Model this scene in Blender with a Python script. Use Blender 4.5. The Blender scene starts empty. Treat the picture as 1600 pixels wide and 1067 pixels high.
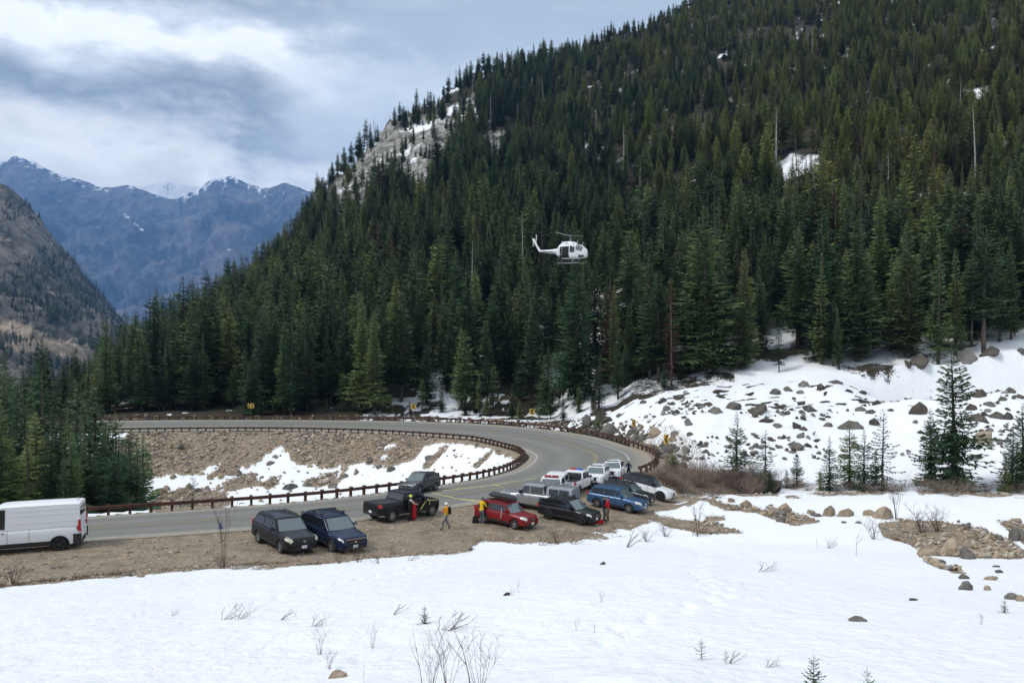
import bpy, bmesh, math, random
import numpy as np
from mathutils import Vector, Matrix, Euler
random.seed(7)
rng = np.random.default_rng(11)
C = bpy.context.scene.collection
SC = bpy.context.scene
R = math.radians

# ------------------------------------------------------------------ camera
F, HZ, EYE = 1155.0, 560.0, 11.2           # focal length in photo pixels, horizon row, eye height
cam = bpy.data.cameras.new('camera'); camo = bpy.data.objects.new('camera', cam); C.objects.link(camo)
camo.location = (0, 0, EYE); camo.rotation_euler = (R(90), 0, 0)
cam.sensor_width = 36; cam.lens = F/1600*36; cam.shift_y = (HZ-533.5)/1600
cam.clip_start = .1; cam.clip_end = 60000
SC.camera = camo
SC.view_settings.view_transform = 'Standard'; SC.view_settings.look = 'None'
SC.view_settings.exposure = 0.71; SC.view_settings.gamma = 1
SC.cycles.max_bounces = 6; SC.cycles.diffuse_bounces = 3; SC.cycles.glossy_bounces = 3
SC.cycles.transparent_max_bounces = 6; SC.cycles.volume_bounces = 0
SC.cycles.use_denoising = True

# ------------------------------------------------------------------ sky and sun
SUN_EL, SUN_AZ = R(52), R(-50)             # azimuth measured from +Y (view direction) towards +X
w = bpy.data.worlds.new('World'); SC.world = w; w.use_nodes = True
nt = w.node_tree; nt.nodes.clear()
def N(nt, t, **k):
    n = nt.nodes.new(t)
    for a, v in k.items():
        if a.startswith('i_'):
            key = a[2:]
            n.inputs[int(key) if key.isdigit() else key.replace('_', ' ')].default_value = v
        else: setattr(n, a, v)
    return n
def L(nt, a, b): nt.links.new(a, b)
def ramp(nt, fac, stops, interp='LINEAR'):
    n = nt.nodes.new('ShaderNodeValToRGB'); n.color_ramp.interpolation = interp
    e = n.color_ramp.elements
    while len(e) < len(stops): e.new(.5)
    for el, (p, c) in zip(e, stops):
        el.position = p; el.color = (c, c, c, 1) if not isinstance(c, tuple) else (*c, 1)
    L(nt, fac, n.inputs[0]); return n
def math_(nt, op, a, b=None, c=None):
    n = nt.nodes.new('ShaderNodeMath'); n.operation = op
    for i, v in enumerate((a, b, c)):
        if v is None: continue
        if isinstance(v, (int, float)): n.inputs[i].default_value = v
        else: L(nt, v, n.inputs[i])
    return n.outputs[0]
sky = N(nt, 'ShaderNodeTexSky', sky_type='NISHITA', sun_disc=False, sun_elevation=SUN_EL, sun_rotation=SUN_AZ)
tc = N(nt, 'ShaderNodeTexCoord'); sp = N(nt, 'ShaderNodeSeparateXYZ'); L(nt, tc.outputs['Generated'], sp.inputs[0])
zc = math_(nt, 'MAXIMUM', sp.outputs[2], 0.0)
hor = math_(nt, 'SQRT', math_(nt, 'ADD', math_(nt, 'MULTIPLY', sp.outputs[0], sp.outputs[0]), math_(nt, 'MULTIPLY', sp.outputs[1], sp.outputs[1])))
elev = math_(nt, 'DIVIDE', zc, math_(nt, 'MAXIMUM', hor, .01))
# cloud deck: flat-bottomed stratocumulus, stretched sideways; noise is sampled in the direction space of the sky
cz = math_(nt, 'MULTIPLY', sp.outputs[2], 2.3)
cb = N(nt, 'ShaderNodeCombineXYZ'); L(nt, sp.outputs[0], cb.inputs[0]); L(nt, sp.outputs[1], cb.inputs[1]); L(nt, cz, cb.inputs[2])
n1 = N(nt, 'ShaderNodeTexNoise', i_Scale=2.3, i_Detail=9.0, i_Roughness=.55, i_Distortion=.25); L(nt, cb.outputs[0], n1.inputs['Vector'])
n2 = N(nt, 'ShaderNodeTexNoise', i_Scale=5.5, i_Detail=10.0, i_Roughness=.58, i_Distortion=.15); L(nt, cb.outputs[0], n2.inputs['Vector'])
e2 = math_(nt, 'ADD', elev, math_(nt, 'MULTIPLY', math_(nt, 'SUBTRACT', n1.outputs[0], .5), .26))
e2 = math_(nt, 'ADD', e2, math_(nt, 'MULTIPLY', math_(nt, 'SUBTRACT', n2.outputs[0], .5), .22))
DK, MD, LT, BR = (.28,.325,.375), (.44,.49,.535), (.63,.67,.70), (.88,.895,.905)
cl = ramp(nt, e2, [(0,(.92,.92,.90)),(.18,(.97,.97,.95)),(.245,(1,.99,.97)),(.27,LT),(.295,DK),(.325,MD),(.355,LT),(.375,BR),(.41,BR),(.425,LT),(.44,MD),(.465,DK),(.50,MD),(.60,LT),(.8,(.58,.63,.68)),(1,(.64,.68,.72))])
cl2 = ramp(nt, n2.outputs[0], [(.3,.70),(.5,1.0),(.7,1.15)])
mul = N(nt, 'ShaderNodeMix', data_type='RGBA', blend_type='MULTIPLY'); mul.inputs[0].default_value = 1
L(nt, cl.outputs[0], mul.inputs[6]); L(nt, cl2.outputs[0], mul.inputs[7])
# smoother, paler veil towards the right
az = math_(nt, 'ARCTAN2', sp.outputs[0], sp.outputs[1])
veil = ramp(nt, math_(nt, 'ADD', math_(nt, 'MULTIPLY', az, .5), math_(nt, 'ADD', .5, math_(nt, 'MULTIPLY', math_(nt, 'SUBTRACT', n1.outputs[0], .5), .35))), [(.33,0.0),(.42,.78),(.7,.8),(.9,0.0)])
mv = N(nt, 'ShaderNodeMix', data_type='RGBA'); L(nt, veil.outputs[0], mv.inputs[0]); L(nt, mul.outputs[2], mv.inputs[6])
vc = ramp(nt, e2, [(.15,(.97,.97,.95)),(.24,(.90,.92,.92)),(.30,(.57,.64,.70)),(.38,(.51,.59,.66)),(.43,(.37,.44,.51)),(.55,(.43,.50,.57)),(.8,(.58,.63,.68))])
L(nt, vc.outputs[0], mv.inputs[7])
sc_ = N(nt, 'ShaderNodeVectorMath', operation='SCALE'); L(nt, mv.outputs[2], sc_.inputs[0]); sc_.inputs['Scale'].default_value = 10.4
mx = N(nt, 'ShaderNodeMix', data_type='RGBA'); mx.inputs[0].default_value = .95
L(nt, sky.outputs[0], mx.inputs[6]); L(nt, sc_.outputs[0], mx.inputs[7])
bg = N(nt, 'ShaderNodeBackground', i_Strength=.1); L(nt, mx.outputs[2], bg.inputs[0])
wo = N(nt, 'ShaderNodeOutputWorld'); L(nt, bg.outputs[0], wo.inputs[0])
sl = bpy.data.lights.new('sun', 'SUN'); so = bpy.data.objects.new('sun', sl); C.objects.link(so)
sl.energy = 1.5; sl.angle = R(12); sl.color = (1, .96, .90)
sd = Vector((math.sin(SUN_AZ)*math.cos(SUN_EL), math.cos(SUN_AZ)*math.cos(SUN_EL), math.sin(SUN_EL)))
sd = Vector((-.62, -.25, .74)).normalized()
so.rotation_euler = sd.to_track_quat('Z', 'Y').to_euler()
sky.sun_elevation = math.asin(sd.z); sky.sun_rotation = math.atan2(sd.x, sd.y)

# ------------------------------------------------------------------ helpers
def tag(o, label=None, cat=None, group=None, kind=None):
    if label: o['label'] = label
    if cat: o['category'] = cat
    if group: o['group'] = group
    if kind: o['kind'] = kind
    return o
def empty(name, loc, rz=0, label=None, cat=None, group=None):
    o = bpy.data.objects.new(name, None); C.objects.link(o); o.location = loc; o.rotation_euler = (0, 0, rz)
    o.empty_display_size = .2
    return tag(o, label, cat, group)
def mesh_np(name, v, f, mats=None, mi=None, smooth=False, attrs=None):
    """v (n,3), f (m,3|4) arrays"""
    me = bpy.data.meshes.new(name); v = np.asarray(v, np.float32); f = np.asarray(f, np.int32)
    me.vertices.add(len(v)); me.vertices.foreach_set('co', v.ravel())
    k = f.shape[1]; me.loops.add(f.size); me.loops.foreach_set('vertex_index', f.ravel())
    me.polygons.add(len(f)); me.polygons.foreach_set('loop_start', np.arange(0, f.size, k, dtype=np.int32))
    if mi is not None: me.polygons.foreach_set('material_index', np.asarray(mi, np.int32))
    me.polygons.foreach_set('use_smooth', np.full(len(f), smooth, bool))
    for m in (mats or []): me.materials.append(m)
    for a, d in (attrs or {}).items():
        at = me.attributes.new(a, 'FLOAT', 'POINT'); at.data.foreach_set('value', np.asarray(d, np.float32))
    me.update(calc_edges=True); return me
def link(name, me, parent=None, loc=None):
    o = bpy.data.objects.new(name, me); C.objects.link(o)
    if parent is not None: o.parent = parent
    if loc is not None: o.location = loc
    return o
class MB:
    def __init__(s): s.v = []; s.f = []
    def add(s, vs, fs):
        n = len(s.v); s.v += [tuple(p) for p in vs]; s.f += [tuple(i+n for i in q) for q in fs]; return s
    def box(s, c, d, rz=0, taper=1):
        x, y, z = d[0]/2, d[1]/2, d[2]/2; q = []
        for sz in (-1, 1):
            t = taper if sz > 0 else 1
            for sx, sy in ((-1,-1),(1,-1),(1,1),(-1,1)):
                px, py = sx*x*t, sy*y*t
                q.append((c[0]+px*math.cos(rz)-py*math.sin(rz), c[1]+px*math.sin(rz)+py*math.cos(rz), c[2]+sz*z))
        return s.add(q, [(3,2,1,0),(4,5,6,7),(0,1,5,4),(1,2,6,5),(2,3,7,6),(3,0,4,7)])
    def tube(s, pts, rad, n=6, caps=True):
        pts = [Vector(p) for p in pts]; rs = rad if isinstance(rad, (list, tuple)) else [rad]*len(pts)
        rings = []
        for i, p in enumerate(pts):
            d = (pts[min(i+1, len(pts)-1)]-pts[max(i-1, 0)]).normalized()
            a = d.cross(Vector((0,0,1)) if abs(d.z) < .9 else Vector((1,0,0))).normalized(); b = d.cross(a)
            rings.append([p+(a*math.cos(2*math.pi*j/n)+b*math.sin(2*math.pi*j/n))*rs[i] for j in range(n)])
        vs = [q for r in rings for q in r]; fs = []
        for i in range(len(pts)-1):
            for j in range(n): fs.append((i*n+j, i*n+(j+1)%n, (i+1)*n+(j+1)%n, (i+1)*n+j))
        if caps: fs.append(tuple(range(n-1,-1,-1))); fs.append(tuple((len(pts)-1)*n+j for j in range(n)))
        return s.add(vs, fs)
    def prism(s, poly, y0, y1):                    # polygon in x,z extruded along y
        n = len(poly); vs = [(x, y0, z) for x, z in poly]+[(x, y1, z) for x, z in poly]
        fs = [tuple(range(n)), tuple(range(2*n-1, n-1, -1))]+[(i, i+n, (i+1)%n+n, (i+1)%n) for i in range(n)]
        return s.add(vs, fs)
    def grid(s, P, closed=False):                  # P[i][j] points
        m, n = len(P), len(P[0]); vs = [q for r in P for q in r]; fs = []
        for i in range(m-1):
            for j in range(n-1+(1 if closed else 0)): fs.append((i*n+j, i*n+(j+1)%n, (i+1)*n+(j+1)%n, (i+1)*n+j))
        return s.add(vs, fs)
    def mesh(s, name, mat, smooth=False, angle=None, merge=False):
        me = bpy.data.meshes.new(name); me.from_pydata(s.v, [], s.f)
        if mat: me.materials.append(mat)
        bm = bmesh.new(); bm.from_mesh(me)
        if merge: bmesh.ops.remove_doubles(bm, verts=bm.verts, dist=1e-4)
        bmesh.ops.recalc_face_normals(bm, faces=bm.faces)
        if smooth:
            for f in bm.faces: f.smooth = True
            if angle:
                for e in bm.edges:
                    if len(e.link_faces) == 2 and e.calc_face_angle() > R(angle): e.smooth = False
        bm.to_mesh(me); bm.free(); return me
    def build(s, name, mat, parent=None, **k): return link(name, s.mesh(name, mat, **k), parent)
def copy_tree(o, parent=None):
    c = o.copy(); C.objects.link(c); c.parent = parent
    for ch in o.children: copy_tree(ch, c)
    return c

# value noise
def vnoise(x, y, seed=0):
    xi = np.floor(x).astype(np.int64); yi = np.floor(y).astype(np.int64); xf = x-xi; yf = y-yi
    def h(a, b):
        n = (a*374761393+b*668265263+seed*1442695041) & 0xffffffff
        n = ((n ^ (n >> 13))*1274126177) & 0xffffffff
        return ((n ^ (n >> 16)) & 0xffff)/65535.0
    u = xf*xf*(3-2*xf); v = yf*yf*(3-2*yf)
    return (h(xi,yi)*(1-u)+h(xi+1,yi)*u)*(1-v)+(h(xi,yi+1)*(1-u)+h(xi+1,yi+1)*u)*v
def fbm(x, y, s, o=4, seed=0, g=.5):
    r = 0; a = 1; t = 0
    for i in range(o):
        r = r+a*vnoise(x/s*2**i+17*i, y/s*2**i-9*i, seed+i); t += a; a *= g
    return r/t*2-1
def sstep(a, b, x): t = np.clip((x-a)/(b-a), 0, 1); return t*t*(3-2*t)

# ------------------------------------------------------------------ materials
def bsdf(name, col, rough=.6, metal=0, coat=0, spec=.5):
    m = bpy.data.materials.new(name); m.use_nodes = True; b = m.node_tree.nodes['Principled BSDF']
    b.inputs['Base Color'].default_value = (*col, 1); b.inputs['Roughness'].default_value = rough
    b.inputs['Metallic'].default_value = metal; b.inputs['Coat Weight'].default_value = coat
    b.inputs['Specular IOR Level'].default_value = spec
    return m
def vary(m, scale, c0, c1, bump=0, detail=6, rough=None, coords='Object', bscale=None):
    t = m.node_tree; b = t.nodes['Principled BSDF']
    tc = N(t, 'ShaderNodeTexCoord'); n = N(t, 'ShaderNodeTexNoise', i_Scale=scale, i_Detail=float(detail), i_Roughness=.65)
    L(t, tc.outputs[coords], n.inputs['Vector'])
    r = ramp(t, n.outputs[0], [(.32, c0), (.68, c1)]); L(t, r.outputs[0], b.inputs['Base Color'])
    if bump:
        n2 = N(t, 'ShaderNodeTexNoise', i_Scale=bscale or scale*3, i_Detail=6.0); L(t, tc.outputs[coords], n2.inputs['Vector'])
        bp = N(t, 'ShaderNodeBump', i_Strength=bump, i_Distance=.05); L(t, n2.outputs[0], bp.inputs['Height']); L(t, bp.outputs[0], b.inputs['Normal'])
    return m
def rock_mat(name, c0, c1, sc=1.2):
    m = vary(bsdf(name, c0, .9, spec=.25), sc, c0, c1, bump=.6, bscale=6); t = m.node_tree; b = t.nodes['Principled BSDF']
    oi = N(t, 'ShaderNodeObjectInfo'); hs = N(t, 'ShaderNodeHueSaturation')
    src = b.inputs['Base Color'].links[0].from_socket
    L(t, math_(t, 'MULTIPLY_ADD', oi.outputs['Random'], .5, .75), hs.inputs['Value']); L(t, src, hs.inputs['Color']); L(t, hs.outputs[0], b.inputs['Base Color'])
    return m
M_ROCK = rock_mat('grey_granite', (.075,.07,.062), (.22,.205,.18))
M_TAN = rock_mat('tan_granite', (.22,.17,.12), (.42,.34,.25))
M_DARKROCK = rock_mat('dark_rock', (.045,.04,.034), (.13,.115,.095))
M_ASPH = bsdf('asphalt', (.16,.16,.155), .9, spec=.25)
M_YEL = vary(bsdf('yellow_line', (.5,.33,.05), .8), 3, (.24,.20,.11), (.42,.32,.12))
M_WHT = vary(bsdf('white_line', (.5,.5,.5), .8), 3, (.30,.30,.29), (.62,.62,.60))
M_RUST = vary(bsdf('rusted_steel', (.07,.03,.022), .85, spec=.3), 2.5, (.045,.022,.018), (.13,.06,.042))
M_POST = vary(bsdf('rail_post', (.09,.045,.03), .9, spec=.2), 3, (.05,.028,.02), (.14,.08,.055))
# ------------------------------------------------------------------ road plan (world metres)
def at(px, py, z):
    D = (EYE-z)*F/(py-HZ); return ((px-800)/F*D, D, z)
K_IN = [(-78,32.,.3),(-52,42.5,.3),at(133,806,.3),at(449,784,.2),at(590,769,-.1),at(716,752,-.5),at(770,741,-.8),at(800,730,-1.),
        at(817,715,-1.1),at(808,706,-1.2),at(786,699,-1.3),at(743,689,-1.3),at(705,685,-1.3),at(633,680,-1.3),at(548,676,-1.3),
        at(400,673.6,-1.3),at(210,675,-1.3),(-90,121,-1.3),(-125,113,-1.3),(-165,101,-1.2)]
K_OUT = [(-74,22.,1.1),(-47.5,32.0,1.1),(-25,40.2,1.1),(-12.8,44.5,1.1),(-6.3,50.5,.65),(4.5,61.5,.3),(12.0,71.0,.0),(15.6,79.5,-.2),
        (16.9,89,-.3),(15.8,98.5,-.4),(13.,110.8,-.5),(8.3,119.6,-.5),(2.,127.5,-.5),(-8,134.8,-.5),(-23,139.6,-.5),
        (-43,141.8,-.5),(-65,141.5,-.5),(-91,137,-.5),(-127,128,-.5),(-168,115,-.5)]
def catmull(P, n=10):
    P = np.array(P, float); Q = np.vstack([2*P[0]-P[1], P, 2*P[-1]-P[-2]]); out = []
    for i in range(1, len(Q)-2):
        for t in np.arange(n)/n:
            out.append(.5*((2*Q[i])+(-Q[i-1]+Q[i+1])*t+(2*Q[i-1]-5*Q[i]+4*Q[i+1]-Q[i+2])*t*t+(-Q[i-1]+3*Q[i]-3*Q[i+1]+Q[i+2])*t**3))
    out.append(Q[-2]); return np.array(out)
PI_, PO_ = catmull(K_IN), catmull(K_OUT)
NR = len(PI_)
def poly_inside(x, y, P):
    ins = np.zeros(x.shape, bool); n = len(P)
    for i in range(n):
        x0, y0 = P[i]; x1, y1 = P[(i+1) % n]
        if y0 == y1: continue
        c = ((y0 > y) != (y1 > y)) & (x < (x1-x0)*(y-y0)/(y1-y0)+x0); ins ^= c
    return ins
def poly_near(x, y, P):
    """distance to the polyline and interpolated z"""
    best = np.full(x.shape, 1e9); zz = np.zeros(x.shape)
    A = P[:-1]; B = P[1:]
    for a, b in zip(A, B):
        dx, dy = b[0]-a[0], b[1]-a[1]; l2 = dx*dx+dy*dy
        t = np.clip(((x-a[0])*dx+(y-a[1])*dy)/l2, 0, 1)
        d = np.hypot(x-a[0]-t*dx, y-a[1]-t*dy); m = d < best
        best = np.where(m, d, best); zz = np.where(m, a[2]+t*(b[2]-a[2]), zz)
    return best, zz
LOOP_IN = [tuple(p[:2]) for p in PI_]; LOOP_OUT = [tuple(p[:2]) for p in PO_]

# ------------------------------------------------------------------ terrain height
def zy(px_y, D): return EYE-(px_y-HZ)*D/F
UC = [-600, 850, 950, 1000, 1050, 1100, 1200, 1300, 1450, 1600, 2200]
DR = [45, 55, 62, 70, 78, 90, 105, 125, 150]
def col(a, ys, last):    # a: heights of the first five rows; ys: picture rows of the slope at 90, 105, 125
    return a+[zy(y, D) for y, D in zip(ys, (90, 105, 125))]+[last]
ZT = np.array([[9]*5+[0,-.3,-.3,-.3],
 [9]*5+[0,-.3,-.3,-.2],
 [9,9,9,-.1,-.2,-.3,-.4,1.6,5],
 col([9,9,-.1,-.3,-.6],(712,668,625),zy(596,150)),
 col([9,-.1,-.7,-2.0,-1.9],(694,648,612),zy(585,150)),
 col([9,.5,-.3,-2.6,-2.4],(692,642,603),zy(578,150)),
 col([9,.5,-.1,-2.6,-2.2],(694,640,597),zy(567,150)),
 col([9,.5,-.1,-2.6,-1.9],(694,636,588),zy(552,150)),
 col([9,.5,-.1,-2.4,-1.5],(686,624,572),zy(530,150)),
 col([9,.5,-.1,-2.2,-1.2],(680,612,550),zy(505,150)),
 col([9,.5,-.1,-2.2,-1.2],(670,590,520),zy(465,150))])
U_D0 = ([-600,850,930,1000,2200],[147,147,130,126,126])
CR_U = [-600,0,150,230,300,380,450,500,560,600,700,780,900,1000,1100,1300,1600,2200]
CR_D = [200,200,220,280,350,420,480,540,580,620,660,690,730,760,800,850,900,950]
CR_Y = [662,655,622,556,520,458,388,304,242,206,146,116,80,46,0,-85,-200,-400]
FOOT = []
for (ax_, ay_), (bx_, by_), n_ in (((7.6,31),(4.2,15),26),((4.2,15),(1.0,9),11),((-3.5,33),(-6.5,17),24)):
    for i_ in range(n_):
        t_ = i_/n_; FOOT.append((ax_+(bx_-ax_)*t_+(.13 if i_ % 2 else -.13)+.25*math.sin(t_*7), ay_+(by_-ay_)*t_))
def lot(x): return np.interp(x, [-16,-6,4,10,14], [1.1,.65,.3,0.,.2])
def base_height(X, Y):
    Yc = np.maximum(Y, 1.0); u = np.clip(800+F*X/Yc, -600, 2200)
    u = np.where(Y < 1, np.where(X > 0, 2200, -600), u)
    zl = lot(X)
    Db = np.interp(u, [-600,0,300,600,900,1000,1300,1600,2200],[34,34,35.5,39,43,44,43,41,41])
    q = 1-Y/Db; q = .5*(q+np.sqrt(q*q+.0015))
    zf = zl+(9.6-zl)*q
    # mid table
    ui = np.clip(np.searchsorted(UC, u)-1, 0, len(UC)-2); du = (u-np.array(UC)[ui])/(np.array(UC)[ui+1]-np.array(UC)[ui])
    di = np.clip(np.searchsorted(DR, Y)-1, 0, len(DR)-2); dd = np.clip((Y-np.array(DR)[di])/(np.array(DR)[di+1]-np.array(DR)[di]), 0, 1)
    dd = dd*dd*(3-2*dd)*.5+dd*.5
    def g(i, j):
        z = ZT[i, j]; return np.where(z > 8.9, zl, z) if j is not None else z
    z00, z10, z01, z11 = g(ui, di), g(ui+1, di), g(ui, di+1), g(ui+1, di+1)
    du = du*du*(3-2*du)
    zt = (z00*(1-du)+z10*du)*(1-dd)+(z01*(1-du)+z11*du)*dd
    z = np.where(Y < 45, zf, zt+(zf-zl)*np.clip((52-Y)/7, 0, 1)*(Y < 52))
    D0 = np.interp(u, *U_D0)
    # mountain behind the forest edge
    Dc = np.interp(u, CR_U, CR_D); zcr = EYE-(np.interp(u, CR_U, CR_Y)-HZ)*Dc/F
    rep = 1+np.floor(D0*0)
    z0 = table_at(u, D0)
    s = np.clip((Y-D0)/(Dc-D0), 0, 1)
    zm = z0+(zcr-z0)*(.22*s+.78*s**1.35)
    zm = zm-np.clip(Y-Dc, 0, 1e9)*.35
    zm = zm+fbm(X, Y, 70, 4, 5)*sstep(150, 400, Y)*9+fbm(X, Y, 16, 3, 8)*sstep(140, 260, Y)*2.0
    z = np.where(Y > D0, zm, z)
    # small relief
    Rr = np.hypot(X, Y)
    z = z+fbm(X, Y, 7, 3, 2)*.16*sstep(3, 12, Rr)*sstep(200, 60, Y)+fbm(X, Y, 1.5, 3, 3)*.05*(Rr < 200)+np.abs(fbm(X, Y, .55, 2, 6))*.03*(Rr < 45)
    nr = (Rr < 42) & (Y > 6)
    if nr.any():
        dz = np.zeros(nr.sum()); xs_, ys_ = X[nr], Y[nr]
        for fx_, fy_ in FOOT: dz -= .085*np.exp(-((xs_-fx_)**2/.012+(ys_-fy_)**2/.045))
        z[nr] += dz
    right = sstep(1000, 1120, u)*sstep(80, 92, Y)*sstep(150, 120, Y)
    cliff_ = sstep(470, 520, u)*sstep(740, 690, u)*sstep(330, 420, Y)*sstep(900, 760, Y)
    blk = fbm(X, Y+z*.6, 34, 3, 201); st_ = np.round(blk*5)/5
    z = z+cliff_*((st_-blk*.3)*13+np.abs(fbm(X+z*.5, z, 16, 4, 205))*-7+2)
    z = z+right*(fbm(X, Y, 9, 3, 21)*.55+fbm(X, Y, 2.6, 3, 22)*.35)
    return np.maximum(z, -150+fbm(X, Y, 900, 3, 4)*30)
def table_at(u, Y):
    ui = np.clip(np.searchsorted(UC, u)-1, 0, len(UC)-2); du = (u-np.array(UC)[ui])/(np.array(UC)[ui+1]-np.array(UC)[ui]); du = du*du*(3-2*du)
    di = np.clip(np.searchsorted(DR, Y)-1, 0, len(DR)-2); dd = np.clip((Y-np.array(DR)[di])/(np.array(DR)[di+1]-np.array(DR)[di]), 0, 1)
    dd = dd*dd*(3-2*dd)*.5+dd*.5
    return (ZT[ui, di]*(1-du)+ZT[ui+1, di]*du)*(1-dd)+(ZT[ui, di+1]*(1-du)+ZT[ui+1, di+1]*du)*dd
def height(X, Y, low=0.0):
    X = np.asarray(X, float); Y = np.asarray(Y, float); sh = X.shape; X = X.ravel(); Y = Y.ravel()
    z = base_height(X, Y)
    m = (X > -170) & (X < 34) & (Y > 18) & (Y < 165)
    if m.any():
        x, y = X[m], Y[m]
        di, zi = poly_near(x, y, PI_); do, zo = poly_near(x, y, PO_)
        ins = poly_inside(x, y, LOOP_IN); ino = poly_inside(x, y, LOOP_OUT) & ~ins
        bowl = zi-.08-.66*np.clip(di-1.3, 0, None)
        fl = -9.6+fbm(x, y, 14, 3, 31)*1.2
        bowl = np.where(bowl < fl+2, fl+2-2*(1-np.exp(-(fl+2-bowl)/2)), bowl)
        bowl = bowl+fbm(x, y, 3.2, 3, 33)*.32*sstep(2, 5, di)
        t = di/(di+do+1e-6); zr = zi*(1-t)+zo*t
        cor = zr-low*sstep(0, .6, di)*sstep(-.2, .5, do)
        b = z[m]; wgt = sstep(0, 4.5, do); wgt2 = np.where(y > 75, sstep(.3, 7, do), wgt)
        out = (zo-.03)*(1-wgt2)+b*wgt2
        # the far bank drops a little behind the outer rail before it climbs
        z[m] = np.where(ins, bowl, np.where(ino, cor, out))
    return z.reshape(sh)
def ground(x, y): return float(height(np.array([x]), np.array([y]))[0])
def hit(px, py, d0=7, d1=1200, zoff=0):
    """world point where the sight line through a photo pixel meets the ground"""
    D = d0*(d1/d0)**(np.arange(1400)/1399); X = (px-800)/F*D
    zr = EYE-(py-HZ)/F*D; h = height(X, D)+zoff; k = np.argmax(zr < h)
    if k == 0: return Vector((X[-1], D[-1], h[-1]))
    a, b = D[k-1], D[k]; D = np.linspace(a, b, 12); X = (px-800)/F*D; zr = EYE-(py-HZ)/F*D; h = height(X, D)+zoff; k = np.argmax(zr <= h)
    return Vector((X[k], D[k], h[k]-zoff))

# ------------------------------------------------------------------ terrain mesh (one sheet, finest where the camera looks)
front = np.arctan((np.arange(-170, 1775, 2.7)-800)/F)
rest = np.concatenate([np.linspace(-math.pi, front[0], 46)[:-1], np.linspace(front[-1], math.pi, 46)[1:-1]])
ang = np.sort(np.concatenate([front, rest]))
rings = np.concatenate([np.geomspace(.4, 6, 20)[:-1], np.geomspace(6, 145, 345)[:-1], np.geomspace(145, 1000, 120)[:-1], np.geomspace(1000, 16000, 16)])
A, RR = np.meshgrid(ang, rings)
# rings follow constant depth inside the view, constant radius behind
GX, GY = RR*np.tan(np.clip(A, -1.0, 1.0)), RR*np.ones_like(A)
bl = sstep(.72, .95, np.abs(A)); 
GX = GX*(1-bl)+RR*np.sin(A)*bl; GY = GY*(1-bl)+RR*np.cos(A)*bl
GZ = height(GX, GY, low=.16)
TU = 800+F*GX/np.maximum(GY, .5); TY = HZ+(EYE-GZ)/np.maximum(GY, .5)*F
# snow cover, rock rubble and dry ground as soft masks
YB_U = [-600,0,130,300,420,500,560,610,700,760,830,940,985,1010,1030,1060,1120]
YB_Y = [960,918,905,890,885,882,874,868,862,847,846,837,830,813,799,785,768]
nA = fbm(GX, GY, 3.0, 4, 41); nB = fbm(GX, GY, .9, 3, 42); nC = fbm(GX, GY, 25, 3, 43)
def px_poly(P): return poly_inside(TU, TY, P)
def soft_poly(P, wpx=6):
    """signed closeness to a patch outline, in picture rows, softened"""
    i = px_poly(P); m = (TU > min(p[0] for p in P)-40) & (TU < max(p[0] for p in P)+40) & (TY > min(p[1] for p in P)-40) & (TY < max(p[1] for p in P)+40)
    d = np.full(TU.shape, 99.0); Q = np.array([(*p, 0) for p in P+[P[0]]], float)
    dd, _ = poly_near(TU[m], TY[m], Q); d[m] = dd
    return np.clip(np.where(i, .5+d/(2*wpx), .5-d/(2*wpx)), 0, 1)
snow = np.zeros_like(GX)
near = (GY < 66)
yb = np.interp(TU, YB_U, YB_Y)
snow = np.where(near, np.clip(.5+(TY-yb)/(9+sstep(560,760,TU)*10)+nA*(.5+.5*sstep(560,760,TU))+nB*.4, 0, 1), snow)
di, _ = poly_near(GX.ravel(), GY.ravel(), PI_); di = di.reshape(GX.shape)
do, _ = poly_near(GX.ravel(), GY.ravel(), PO_); do = do.reshape(GX.shape)
ins = poly_inside(GX, GY, LOOP_IN); corr = poly_inside(GX, GY, LOOP_OUT)
# bowl
yb2 = np.interp(TU, [-300,150,228,262,300,345,362,400,428,440,456,500,520,560,600,640,662,690,720,760,790,830],
                    [690,700,746,741,742,722,740,727,702,696,722,731,733,722,729,722,700,692,694,698,712,730])
sb = np.clip(.5+(TY-yb2)/9+nA*.4+nB*.75, 0, 1)
snow = np.where(ins, sb, snow)
for P in ([(232,775),(300,762),(352,768),(360,790),(300,800),(232,800)], [(345,752),(395,742),(412,758),(352,768)], [(330,740),(352,722),(372,728),(345,748)],
          [(478,748),(520,742),(540,752),(500,762),(470,760)], [(405,755),(430,744),(440,754),(418,766)],
          [(655,730),(690,700),(700,702),(668,735)], [(735,730),(765,706),(770,709),(745,733)]):
    snow = np.where(ins, snow-soft_poly(P, 3)*.9, snow)
for P in ([(210,660),(0,676),(0,700),(60,706),(130,700),(190,690)], [(596,700),(618,690),(622,694),(604,706)], [(585,712),(606,710),(602,722)]):
    snow = np.where(ins, np.maximum(snow, soft_poly(P, 3)), snow)
# right slope and everything beyond the rails
D0v = np.interp(np.clip(TU, -600, 2200), *U_D0)
r = sstep(925, 965, TU)*(GY >= 66)*(~corr)
slope_snow = 1.0+nA*.2
slope_snow = slope_snow-1.2*sstep(.12,.5,fbm(GX, GY*1.6, 2.2, 3, 51))*sstep(95, 108, GY)*(GY < 130)*.75
snow = np.where((GY >= 66) & ~ins & (r > 0), slope_snow*r, snow)
far = GY > D0v
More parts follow.
